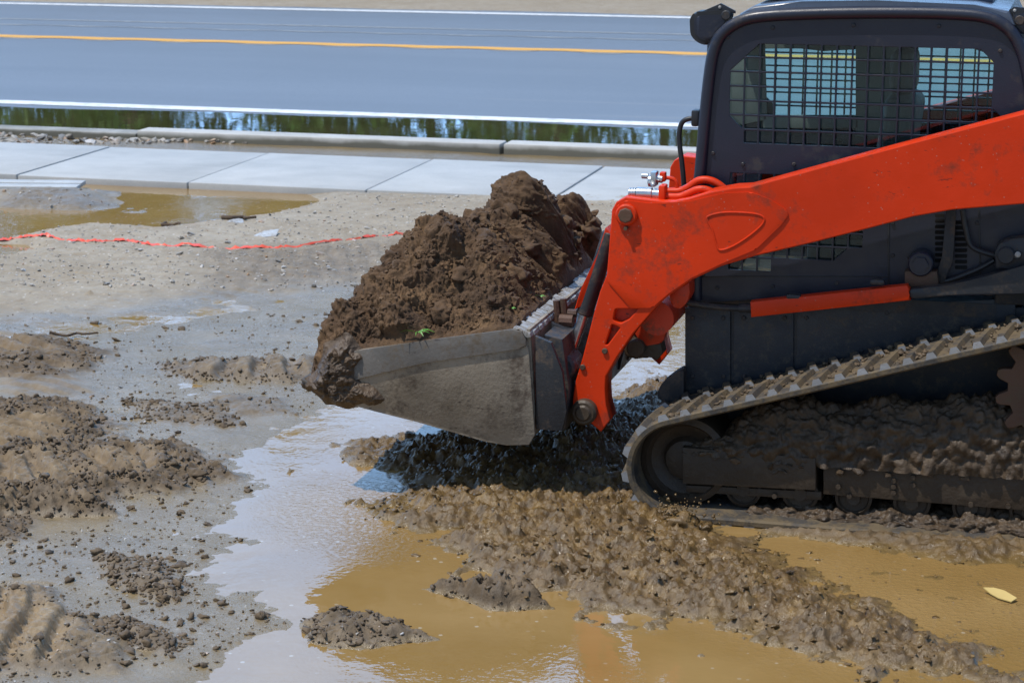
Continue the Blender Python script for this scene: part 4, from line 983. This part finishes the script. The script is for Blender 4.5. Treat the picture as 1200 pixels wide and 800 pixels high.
p = onY(777, 226, HYD); mb.box(p.x - 0.014, p.x + 0.014, HYD - 0.035, HYD + 0.035, p.z - 0.035, p.z + 0.035, 0.006)
mb.tube(smooth_path([onY(px, py, HYD) for px, py in ((776, 230), (795, 230.5), (806, 227), (818, 222), (830, 223), (846, 232))], 8), 0.0155, 14)
HYD = 8.87
mb.tube(smooth_path([onY(px, py, HYD) for px, py in ((776, 224), (795, 224), (806, 220), (818, 212), (830, 211), (842, 216), (856, 228))], 8), 0.0165, 14)
mb.tube(smooth_path([onY(px, py, HYD) for px, py in ((774, 208), (786, 209), (792, 213), (794, 224))], 8), 0.0085, 10)
p = onY(777, 207, HYD); mb.box(p.x - 0.012, p.x + 0.012, HYD - 0.02, HYD + 0.02, p.z - 0.02, p.z + 0.02, 0.004)
part(mb.build('hydraulic_tube', M['orange']))

# --- bucket
BY0, BY1 = 8.54, far(8.54)
bk = side([(363, 449), (413, 411), (608, 385), (631, 372), (640, 400), (640, 470), (624, 520), (604, 521), (586, 519), (486, 493), (437, 471), (407, 473)], BY0)
tip, ftop, btop = bk[0], bk[1], bk[2]
bback = (-2.262, 0.80)
mb = MB()
prof_out = [(-3.26, 0.500), (-3.085, 0.424), (-2.95, 0.397), (-2.775, 0.366), (-2.45, 0.298), (-2.36, 0.288), (-2.27, 0.298), (-2.245, 0.345), (-2.24, 0.42), (-2.262, 0.80)]
th = 0.014
prof_in = [(-3.26, 0.502), (-3.085, 0.440), (-2.95, 0.413), (-2.775, 0.382), (-2.45, 0.314), (-2.36, 0.305), (-2.28, 0.315), (-2.26, 0.355), (-2.255, 0.42), (-2.277, 0.80)]
mb.prism(prof_out + prof_in[::-1], BY0 + 0.018, BY1 - 0.018)
bucket = part(mb.build('bucket', M['bucket'])); bucket['label'] = 'scraped grey steel bucket heaped with soil'
side_out = [(-3.262, 0.498), (-3.20, 0.46), (-3.085, 0.420), (-2.95, 0.393), (-2.775, 0.362), (-2.45, 0.294), (-2.36, 0.284), (-2.262, 0.294), (-2.235, 0.34), (-2.262, 0.70), (-2.285, 0.79), (-2.306, 0.804), (-3.057, 0.66), (-3.20, 0.55)]
for y0, y1 in ((BY0, BY0 + 0.02), (BY1 - 0.02, BY1)):
    mb = MB(); mb.prism(side_out, y0, y1, 0.003); part(mb.build('side_plate', M['bucket']), bucket)
band = side([(413, 411), (510, 397), (600, 385), (612, 388), (617, 397), (617, 405), (608, 408), (500, 424), (424, 441), (412, 448), (405, 436), (404, 420)], BY0)
for y0, y1 in ((BY0 - 0.012, BY0 + 0.003), (BY1 - 0.003, BY1 + 0.012)):
    mb = MB(); mb.prism(band, y0, y1, 0.004); part(mb.build('side_rim', M['bucket_rim']), bucket)
# cutting edge along the front, scraped pale top lip with notches along the back
mb = MB(); mb.prism([(-3.30, 0.512), (-3.07, 0.412), (-3.06, 0.420), (-3.295, 0.520)], BY0 - 0.006, BY1 + 0.006, 0.002); part(mb.build('cutting_edge', M['bucket_rim']), bucket)
mb = MB(); rgl = random.Random(4); y = BY0 + 0.0
while y < BY1 - 0.06:
    w_ = rgl.uniform(0.015, 0.05); ze = rgl.uniform(-0.004, 0.004)
    mb.prism([(-2.325 + ze * 3, 0.800), (-2.32 + ze * 3, 0.808), (-2.255 + ze, 0.786), (-2.25 + ze, 0.77), (-2.27, 0.765)], y, y + w_, 0.001); y += w_ + rgl.uniform(0.0, 0.006)
part(mb.build('top_lip', M['bright']), bucket)
# quick coupler plate bolted to the bucket back
mb = MB(); mb.prism([(-2.20, 0.33), (-2.13, 0.34), (-2.115, 0.52), (-2.145, 0.74), (-2.225, 0.755)], BY0 + 0.12, BY1 - 0.12, 0.006); part(mb.build('back_plate', M['dark']), bucket)
for y in (BY0 + 0.02, BY0 + 0.30, YC - 0.3, YC + 0.3, BY1 - 0.36, BY1 - 0.06):
    mb = MB(); mb.prism([(-2.235, 0.36), (-2.12, 0.36), (-2.10, 0.45), (-2.12, 0.62), (-2.17, 0.745), (-2.24, 0.77)], y, y + 0.028, 0.004)
    part(mb.build('back_rib', M['dark']), bucket)
for yy in (8.80, far(8.80)):
    mb = MB(); mb.prism(round_poly(side([(640, 402), (655, 398), (672, 404), (682, 418), (676, 440), (671, 476), (662, 490), (644, 492)], 8.85), 0.03, 3), yy - 0.06 + (0.02 if yy < YC else 0), yy + 0.06, 0.012)
    p = onY(664, 425, 8.80); mb.cyl((p.x, yy - 0.10, p.z), (p.x, yy + 0.07, p.z), 0.060, seg=24, bev=0.012)
    mb.box(p.x - 0.02, p.x + 0.05, yy - 0.08, yy + 0.05, p.z - 0.20, p.z - 0.06, 0.03, seg=3)
    part(mb.build('quick_coupler', M['dark']))
mb = MB()
for (px, py), (qx, qy) in (((652, 352), (656, 395)), ((660, 350), (664, 392))):
    mb.tube([onY(px, py, 8.92), onY(qx, qy, 8.92)], 0.016, 8)
p = onY(664, 376, 8.9); mb.cyl((p.x - 0.03, 8.9, p.z), (p.x + 0.03, 8.9, p.z), 0.03, seg=10); p = onY(672, 368, 8.9); mb.cyl((p.x - 0.03, 8.92, p.z), (p.x + 0.01, 8.92, p.z), 0.018, seg=8)
part(mb.build('coupler_spring', M['rusty']))
mb = MB(); mb.prism(side([(657, 371), (671, 372), (669, 388), (658, 388)], 8.9), 8.93, 8.99, 0.004); part(mb.build('coupler_latch', M['orange_dirty']))

#=SOIL
# ------------------------------------------------------------------ heap of soil lying in the bucket
def tps(ctrl, X, Y):
    c = np.array(ctrl); n = len(c); P = c[:, :2]
    def U(r2): return np.where(r2 > 1e-12, r2 * np.log(np.maximum(r2, 1e-12)) * 0.5, 0)
    K = U(((P[:, None] - P[None]) ** 2).sum(-1)) + 1e-4 * np.eye(n); A = np.concatenate([np.ones((n, 1)), P], 1)
    S = np.block([[K, A], [A.T, np.zeros((3, 3))]]); w = np.linalg.solve(S, np.concatenate([c[:, 2], np.zeros(3)]))
    r = w[n] + w[n + 1] * X + w[n + 2] * Y
    for i in range(n): r = r + w[i] * U((X - P[i, 0]) ** 2 + (Y - P[i, 1]) ** 2)
    return r
ctrl = []
sil = [(394, 356, 8.72), (404, 350, 8.74), (433, 340, 8.85), (451, 306, 8.95), (480, 277, 9.02), (494, 266, 9.08), (521, 266, 9.2), (560, 247, 9.38), (595, 238, 9.52), (614, 220, 9.58), (630, 230, 9.65), (641, 232, 9.75), (655, 250, 9.85), (682, 250, 10.1), (695, 252, 10.19)]
for px, py, yy in sil: p = onY(px, py, yy); ctrl.append((p.x, yy, p.z))
for px, py, yy in ((408, 410, 8.575), (450, 406, 8.57), (500, 398, 8.57), (560, 391, 8.57), (606, 384, 8.57), (455, 372, 8.65), (520, 340, 8.8), (580, 330, 8.85), (560, 300, 9.0), (615, 295, 9.3), (636, 330, 9.3), (660, 298, 9.72), (688, 285, 10.1), (600, 266, 9.4), (500, 310, 8.9), (425, 375, 8.66)):
    p = onY(px, py, yy); ctrl.append((p.x, yy, p.z))
for t in np.linspace(0, 0.85, 6): ctrl.append((-2.325, 8.6 + t * 1.6, 0.80 + 0.04 * t))
for t in np.linspace(0, 1, 7): ctrl.append((-3.24, 8.57 + t * 1.66, 0.53))
for x, z in ((-3.0, 0.67), (-2.7, 0.73), (-2.4, 0.8)): ctrl.append((x, 10.23, z))
for x, y, z in ((-3.05, 9.5, 0.78), (-2.95, 9.9, 0.8), (-2.8, 9.5, 0.98), (-2.75, 10.0, 0.9)): ctrl.append((x, y, z))
hx = np.linspace(-3.275, -2.325, 330); hy = np.linspace(8.558, 10.242, 470)
HX, HY_ = np.meshgrid(hx, hy)
HZ_ = tps(ctrl, HX, HY_)
ed = np.clip(np.minimum(np.minimum((HX + 3.275) / 0.05, (-2.325 - HX) / 0.05), np.minimum((HY_ - 8.558) / 0.05, (10.242 - HY_) / 0.05)), 0, 1)
gx = np.gradient(HZ_, hx, axis=1); gy = np.gradient(HZ_, hy, axis=0)
nx_, ny_, nz_ = -gx, -gy, np.ones_like(gx); nl = np.sqrt(nx_ ** 2 + ny_ ** 2 + 1); nx_, ny_, nz_ = nx_ / nl, ny_ / nl, nz_ / nl
U_, V_ = HX + 0.5 * HZ_, HY_ + 0.4 * HZ_
wq = 0.10 * fbm(U_ * 3, V_ * 3, 3, 71)
w2_ = 0.05 * fbm(U_ * 8, V_ * 8, 3, 76)
D = 0.09 * fbm(U_ * 3.0, V_ * 3.0, 5, 72, 0.6) + 0.06 * fbm((U_ + wq) * 4.5, (V_ - wq) * 4.5, 5, 73, 0.6, True) + 0.35 * lumps(U_ + wq, V_ + w2_, 0.17, 5, 0.5) + 0.25 * lumps(U_ + w2_, V_ + wq, 0.07, 6, 0.5) + 0.022 * fbm((U_ + w2_) * 14, (V_ + w2_) * 14, 4, 77, 0.65, True) + 0.3 * lumps(U_, V_ + w2_, 0.03, 8, 0.5) + 0.012 * fbm(U_ * 40, V_ * 40, 3, 75, 0.7) - 0.04
D = D * (0.25 + 0.75 * ed)
HXd, HYd, HZd = HX + nx_ * D * ed, HY_ + ny_ * D * ed, HZ_ + nz_ * D
floor_b = np.interp(HX, [-3.26, -3.085, -2.775, -2.45, -2.27], [0.505, 0.446, 0.388, 0.322, 0.33])
HZd = np.maximum(HZd, floor_b)
HZd[:, -1] = 0.55; HXd[:, -1] = -2.335; HZd[-1, :] = np.minimum(HZd[-1, :], 0.6); HZd[0, :] = np.minimum(HZd[0, :], 0.58)
heap = link('soil_heap', grid_mesh(HXd, HYd, HZd), M['soil'])
tag(heap, 'heap of dark brown crumbly soil filling the loader bucket', 'soil')
rg = np.random.default_rng(3); cp_, cr_ = [], []
for k in range(2600):
    j, i = int(rg.integers(8, 460)), int(rg.integers(8, 322))
    if rg.random() < 0.5: j = int(rg.integers(8, 200))
    r = 0; r = rg.choice([0.004, 0.007, 0.011, 0.018, 0.03], p=[.42, .34, .17, .06, .01])
    cp_.append((HXd[j, i], HYd[j, i], HZd[j, i] + r * 0.25)); cr_.append(r)
o = link('soil_crumbs', rocks_np(cp_, cr_, 9, 2, 0.8, 0.4), M['soil']); o.parent = heap; o['kind'] = 'stuff'
bm = bmesh.new(); rgb = random.Random(21)
for k, (px, py, yy, r) in enumerate(((612, 216, 9.58, 0.07), (622, 235, 9.6, 0.08), (641, 232, 9.78, 0.05), (590, 250, 9.45, 0.09), (556, 256, 9.3, 0.07), (520, 278, 9.1, 0.085), (495, 280, 9.02, 0.06), (470, 300, 8.95, 0.07), (560, 290, 9.1, 0.10), (610, 290, 9.35, 0.09), (650, 262, 9.8, 0.08), (684, 262, 10.1, 0.08), (665, 280, 9.85, 0.07), (600, 320, 9.0, 0.07), (540, 320, 8.9, 0.07), (440, 350, 8.8, 0.06), (575, 350, 8.75, 0.05), (450, 380, 8.62, 0.045), (520, 365, 8.7, 0.06))):
    p = onY(px, py, yy); rock(bm, (p.x, yy, p.z - 0.02), r * (0.75 if k in (0, 2) else 1), 700 + k, 4, 1.1 if k in (0, 2) else 0.8, 0.6)
for v in bm.verts:
    q = v.co * 14; v.co += v.normal * 0 + Vector((mnoise.noise(q), mnoise.noise(q + Vector((9, 0, 0))), mnoise.noise(q + Vector((0, 9, 0))))) * 0.016 + Vector((mnoise.noise(q * 3.3), mnoise.noise(q * 3.3 + Vector((9, 0, 0))), mnoise.noise(q * 3.3 + Vector((0, 9, 0))))) * 0.008
o = link('soil_clods', bm_mesh(bm), M['soil']); o.parent = heap; o['kind'] = 'stuff'
# damp smear of soil stuck round the bucket's near front corner
sx, sz = np.meshgrid(np.linspace(-3.34, -2.82, 190), np.linspace(0.34, 0.76, 160))
sw = 0.03 * fbm(sx * 9, sz * 9, 4, 81); sp = side([(360, 452), (376, 436), (384, 408), (404, 400), (424, 418), (416, 436), (422, 450), (438, 458), (446, 466), (428, 470), (408, 474), (385, 468)], BY0)
sm = mask(sx + sw, sz + 0.03 * fbm(sx * 9, sz * 9, 4, 83), sp, 0.035)
sh_ = sm * (0.042 + 0.03 * fbm(sx * 7, sz * 7, 4, 84) + 0.02 * fbm(sx * 20, sz * 20, 3, 85, 0.6, True) + 0.4 * lumps(sx, sz, 0.04, 9, 0.6))
sme = grid_mesh(sx, BY0 + 0.014 - sh_, sz); bm = bmesh.new(); bm.from_mesh(sme); smf = sm.reshape(-1); bm.verts.ensure_lookup_table()
bmesh.ops.delete(bm, geom=[v for v in bm.verts if smf[v.index] < 0.02], context='VERTS'); bm.to_mesh(sme); bm.free()
o = link('soil_smear', sme, M['smear']); o.parent = heap
# grass sprigs lying on the soil
def sprig(px, py, yy, n, L, label, seed):
    rnd = random.Random(seed); p = onY(px, py, yy); mb = MB()
    for k in range(n):
        a = rnd.uniform(0, 6.28) if n > 3 else k * 2.4 + 0.4; l = L * rnd.uniform(0.6, 1.1); d = Vector((math.cos(a), math.sin(a) * 0.6, 0))
        q = [p + d * l * t + Vector((0, 0, 0.012 + l * (0.55 * t - 0.6 * t * t))) for t in (0, 0.3, 0.6, 1.0)]
        s = Vector((-d.y, d.x, 0.5)).normalized()
        w = [0.003, 0.0045, 0.004, 0.0006]
        for A, B, wa, wb in zip(q, q[1:], w, w[1:]):
            mb.bm.faces.new([mb.bm.verts.new(x) for x in (A - s * wa, A + s * wa, B + s * wb, B - s * wb)])
    o = mb.build('grass_sprig', M['grass']); tag(o, label, 'grass sprig', 'grass sprigs on the soil')
sprig(489, 393, 8.55, 7, 0.10, 'longest green grass sprig, hanging over the bucket side rim', 1)
sprig(571, 340, 8.80, 6, 0.035, 'small green sprig in the middle of the soil heap', 2)
sprig(633, 350, 8.86, 3, 0.035, 'short bright blade lying near the pale bucket lip', 3)
sprig(600, 364, 8.72, 3, 0.025, 'tiny yellowish sprig low on the soil heap', 4)

#=MUD
# mud packed on the track frame inside each track loop
TOPP = [(850, 604), (880, 598), (905, 602), (940, 596), (985, 603), (1040, 600), (1100, 608), (1150, 604), (1200, 612), (1260, 614)]
def packed(y0, y1, label, seed, low=False):
    top = side(TOPP, YN + 0.15) if low else side([(799, 529), (812, 524), (835, 518), (860, 505), (880, 488), (905, 478), (940, 480), (965, 488), (1000, 486), (1030, 478), (1080, 484), (1120, 478), (1160, 474), (1200, 486), (1250, 490)], YN + 0.10)
    n = 260; xs_ = np.linspace(top[0][0], top[-1][0], n); zt = np.interp(xs_, [p[0] for p in top], [p[1] for p in top]); zb = xs_ * 0 + 0.02 if low else np.interp(xs_, [-1.62, -1.05, -0.1], [0.27, 0.255, 0.27])
    m_ = 90; t = np.linspace(0, np.pi, m_)
    A, T = np.meshgrid(np.arange(n), t); XX = xs_[A]; zz = zb[A] + (zt[A] - zb[A]) * np.sin(T) ** 0.8; yy = (y0 + y1) / 2 - np.cos(T) * (y1 - y0) / 2
    d = 0.03 * fbm(XX * 8, zz * 14 + yy * 9, 4, seed) + 0.55 * lumps(XX, zz + yy, 0.05, seed, 0.8) + 0.5 * lumps(XX, zz * 1.3 + yy, 0.025, seed + 1)
    yy = yy - np.cos(T) * d; zz = zz + np.sin(T) * d
    o = link('packed_mud', grid_mesh(XX, yy, zz), M['caked']); tag(o, label, 'mud')
    drip = [(p.x, YN + 0.12, p.z) for p in (onY(px, py, YN + 0.12) for px, py in ((904, 546), (908, 553), (915, 549), (912, 541), (925, 544), (940, 547), (985, 553), (1005, 551), (1040, 556), (1090, 556), (1130, 560), (840, 535), (862, 538)))]
    if y0 < YC and not low: c = link('mud_lump', rocks_np(drip, [0.03, 0.022, 0.028, 0.03, 0.02, 0.018, 0.022, 0.025, 0.02, 0.022, 0.02, 0.02, 0.022], 5, 2, 0.8), M['caked']); c.parent = o
packed(YN + 0.09, YN + 0.36, 'low bank of wet mud squeezed up round the near track rollers', 41, True)
packed(YN + 0.125, YN + 0.34, 'wet brown mud packed along the near track frame', 33)
packed(far(YN + 0.34), far(YN + 0.045), 'wet brown mud packed inside the far track', 37)

# lumps of mud stuck between the lugs of the near track
rg = np.random.default_rng(40); cp_, cr_ = [], []
up_ = [i for i in range(len(path)) if path[i].y > 0.36]
for k in range(420):
    q = path[up_[int(rg.integers(0, len(up_)))]]; r = rg.choice([0.006, 0.010, 0.016], p=[.5, .35, .15]); cp_.append((q.x - 0.01, rg.uniform(YN + 0.02, YT1 - 0.02), q.y + 0.036 + r * 0.2)); cr_.append(r)
tag(link('mud_crumbs', rocks_np(cp_, cr_, 41, 2, 0.7, 0.5, True), M['clod']), 'crumbs of mud caught between the lugs of the near track', 'mud', kind='stuff')
# clods and crumbs lying about on the wet ground
def scatter(name, n, region, sizes, probs, seed, matn, sub=1, flat=0.6, cond=None, sink=0.2, smooth=False):
    rg = np.random.default_rng(seed); P = []; S = []
    k = 0
    while len(P) < n and k < n * 30:
        k += 1; px = rg.uniform(region[0], region[2]); py = rg.uniform(region[1], region[3]); p = onZ(px, py)
        if cond and not cond(p.x, p.y, px, py): continue
        r = rg.choice(sizes, p=probs) * rg.uniform(0.7, 1.3); P.append((p.x, p.y, hgt(p.x, p.y) + r * sink)); S.append(r)
    return link(name, rocks_np(P, S, seed, sub, flat, 0.6 if smooth else 0.35, smooth), M[matn])
def dryland(x, y, px, py): return hgt(x, y) > 0.012 and y < 16.3
def onland(x, y, px, py): return hgt(x, y) > 0.001 and y < 16.3 and not (px > 480 and py > 560) and mnoise.noise(Vector((x * 1.2, y * 1.2, 3))) > -0.1
tag(scatter('pebbles', 4200, (-100, 212, 900, 345), [0.005, 0.008, 0.013, 0.022], [.5, .32, .15, .03], 1, 'pebble', cond=dryland), 'small stones strewn over the dry ground by the sidewalk', 'gravel', kind='stuff')
tag(scatter('pebbles', 1300, (-60, 345, 480, 830), [0.003, 0.005, 0.008], [.55, .35, .10], 2, 'pebble', cond=onland), 'tiny stones bedded in the wet grey mud', 'gravel', kind='stuff')
tag(scatter('mud_clods', 2600, (-60, 370, 470, 830), [0.003, 0.006, 0.010, 0.019], [.45, .35, .16, .04], 3, 'clod', 2, cond=onland, smooth=True), 'dark crumbs of mud scattered over the wet flat', 'mud', kind='stuff')
def inpile(x, y, px, py): return prt(x, y) < 0.5 and any(mask(np.array([x]), np.array([y]), floor(q), 0.2)[0] > 0.35 for q in PILES[:5] + PILES[6:9] if min(p[1] for p in q) - 20 < py < max(p[1] for p in q) + 20)
tag(scatter('mud_clods', 4200, (-60, 395, 510, 800), [0.004, 0.007, 0.012, 0.02], [.42, .36, .18, .04], 12, 'clod', 2, 0.75, cond=inpile, sink=0.1, smooth=True), 'broken dark clods heaped in the churned tyre ruts', 'mud', kind='stuff')
tag(scatter('mud_flecks', 2600, (780, 615, 1260, 800), [0.003, 0.005, 0.008], [.5, .35, .15], 14, 'splash', 1, 0.5, cond=lambda x, y, px, py: hgt(x, y) < 0.012 and py < 640 + (px - 780) * 0.42, sink=0.0), 'small flecks of mud splashed over the brown water', 'mud', kind='stuff')
def inislet(x, y, px, py): return any(mask(np.array([x]), np.array([y]), floor(q), 0.2)[0] > 0.4 for q in PILES[9:11])
tag(scatter('mud_clods', 420, (350, 680, 670, 770), [0.003, 0.006, 0.010, 0.016], [.42, .36, .18, .04], 17, 'clod', 2, 0.6, cond=inislet, sink=0.1, smooth=True), 'crumbs of mud on the two low islets in the foreground puddle', 'mud', kind='stuff')
def inridge(x, y, px, py): return mask(np.array([x]), np.array([y]), floor(RIDGE), 0.7)[0] > 0.25 + 0.5 * abs(mnoise.noise(Vector((x * 3, y * 3, 1))))
tag(scatter('mud_clods', 1900, (430, 450, 1200, 805), [0.004, 0.007, 0.012, 0.02], [.42, .36, .18, .04], 4, 'splash', 2, 0.5, cond=inridge, sink=0.1, smooth=True), 'wet lumps of mud thrown up along the ridge', 'mud', kind='stuff')
tag(scatter('mud_clods', 260, (0, 150, 700, 170), [0.02, 0.03, 0.045], [.4, .4, .2], 6, 'pebble', 2, cond=lambda x, y, px, py: 18.3 < y < 19.35), 'pale stones between sidewalk and kerb', 'gravel', kind='stuff')
# splash thrown up by the track
p0 = onZ(800, 628); bm = bmesh.new(); rnd = random.Random(8)
rock(bm, (p0.x, p0.y, 0.05), 0.075, 3, 3, 0.75, 0.5); rock(bm, (p0.x + 0.07, p0.y + 0.03, 0.03), 0.06, 4, 3, 0.6, 0.5); rock(bm, (p0.x - 0.06, p0.y, 0.03), 0.05, 6, 3, 0.7, 0.5)
for k in range(70):
    a = rnd.uniform(-0.14, 0.16); z = abs(rnd.gauss(0.09, 0.05)); rock(bm, (p0.x + a, p0.y + rnd.uniform(-.05, .05), z), rnd.choice((0.003, 0.004, 0.006, 0.009)), 100 + k, 1, 0.9)
for k in range(9):
    a = -0.06 + k * 0.012 + rnd.uniform(-.01, .01); h_ = rnd.uniform(0.04, 0.10)
    mb_ = [Vector((p0.x + a, p0.y, 0.08)), Vector((p0.x + a * 1.3, p0.y, 0.08 + h_ * .6)), Vector((p0.x + a * 1.8, p0.y, 0.08 + h_))]
    for t in range(6): q = mb_[0].lerp(mb_[2], t / 5); rock(bm, q, 0.009 - t * 0.0012, 300 + k * 7 + t, 1, 1.0)
tag(link('mud_splash', bm_mesh(bm), M['splash']), 'muddy splash leaping up in front of the near track', 'splash')

# orange-red survey tape lying across the ground
tp_ = [onZ(px, py) for px, py in ((-60, 281), (0, 284), (40, 284), (75, 288), (110, 291), (140, 290), (180, 295), (230, 298), (300, 299), (345, 297), (400, 289), (440, 285), (480, 282), (540, 279))]
sp_ = smooth_path(tp_, 14); v = []; f = []
for i, p in enumerate(sp_):
    w = 0.020 + 0.022 * mnoise.noise(Vector((i * 0.35, 0, 0))); z = max(hgt(p.x, p.y), 0.0) + 0.0 + 0.022 * mnoise.noise(Vector((i * 0.13, 2, 0))); tw = 0.016 * mnoise.noise(Vector((i * 0.5, 5, 0)))
    v += [(p.x, p.y - w, z + tw), (p.x, p.y, z + 0.012 + 0.02 * mnoise.noise(Vector((i * 0.8, 9, 0)))), (p.x, p.y + w, z - tw)]
    if i: a = 3 * i; f += [(a - 3, a, a + 1, a - 2), (a - 2, a + 1, a + 2, a - 1)]
tag(link('marking_tape', mesh_of(v, f), M['tape'], None, 50), 'long crumpled orange-red plastic tape trailing across the bare ground', 'tape')
# grey boards by the sidewalk
for k, (a, b_, lab) in enumerate((((-70, 213), (98, 215), 'pale grey board lying in the puddle nearest the sidewalk'), ((-70, 218), (92, 219.5), 'second grey board lying just in front of the first'))):
    p, q = onZ(*a, 0.05), onZ(*b_, 0.05); c = (p + q) / 2; ang = math.atan2(q.y - p.y, q.x - p.x); L = (q - p).length
    mb = MB(); mb.box(-L / 2, L / 2, -0.07, 0.07, 0, 0.035, 0.004); o = mb.build('wooden_board', M['board']); o.location = (c.x, c.y, 0.03); o.rotation_euler = (0.03, 0, ang); tag(o, lab, 'board', 'boards by the sidewalk')
# sticks
def stick(a, b_, r, lab, seed, z=0.02):
    rnd = random.Random(seed); p, q = onZ(*a), onZ(*b_); pts = [p.lerp(q, t) + Vector((rnd.uniform(-.02, .02), rnd.uniform(-.03, .03), 0)) for t in np.linspace(0, 1, 6)]
    pts = [Vector((c.x, c.y, max(hgt(c.x, c.y), 0) + z)) for c in pts]; mb = MB(); mb.tube(smooth_path(pts, 3), [r * (1 - 0.03 * i) for i in range(16)], 8); tag(mb.build('stick', M['bark']), lab, 'stick', 'sticks on the ground')
stick((262, 267), (299, 266), 0.018, 'thick dark stick on dry ground above the orange tape', 1, 0.02)
stick((190, 264), (212, 269), 0.014, 'pale bent stick at the near edge of the upper puddle', 2, 0.015)
stick((60, 397), (112, 394), 0.010, 'thin straight stick beside the shallow yellow water', 3)
stick((905, 690), (930, 676), 0.006, 'thin twig floating in the brown water right of the mud ridge', 4, 0.008)
# pale scrap and yellow leaf
def flake(px, py, z, pts, mat, name, lab, cat):
    c = onZ(px, py, z); n = len(pts); mb = MB(); top = []
    a = [mb.bm.verts.new((c.x + x, c.y + y, z + 0.004 + zz)) for x, y, zz in pts]; b2 = [mb.bm.verts.new((c.x + x, c.y + y, z + zz)) for x, y, zz in pts]
    mb.bm.faces.new(a); mb.bm.faces.new(b2[::-1])
    for i in range(n): mb.bm.faces.new((a[i], b2[i], b2[(i + 1) % n], a[(i + 1) % n]))
    tag(mb.build(name, M[mat]), lab, cat)
flake(1170, 699, 0.006, [(-0.06, 0.05, 0.012), (-0.02, 0.035, 0.02), (0.02, 0.02, 0.018), (0.07, -0.02, 0.006), (0.05, -0.05, 0.0), (0.0, -0.02, 0.0), (-0.03, 0.02, 0.0)], 'leafy', 'floating_leaf', 'yellow leaf floating on brown water at far right', 'leaf')
flake(274, 261, 0.05, [(-0.09, 0.02, 0.0), (-0.03, 0.09, 0.02), (0.05, 0.06, 0.015), (0.09, -0.02, 0.0), (0.0, -0.05, 0.01)], 'scrap', 'plastic_scrap', 'pale plastic scrap beside the thick dark stick', 'scrap')
flake(312, 276, 0.05, [(-0.08, -0.06, 0.0), (-0.04, 0.06, 0.02), (0.06, 0.10, 0.03), (0.08, -0.01, 0.0), (0.0, -0.08, 0.0)], 'scrap', 'plastic_scrap', 'pale curled scrap right of the dark stick, above the tape', 'scrap')
#=END
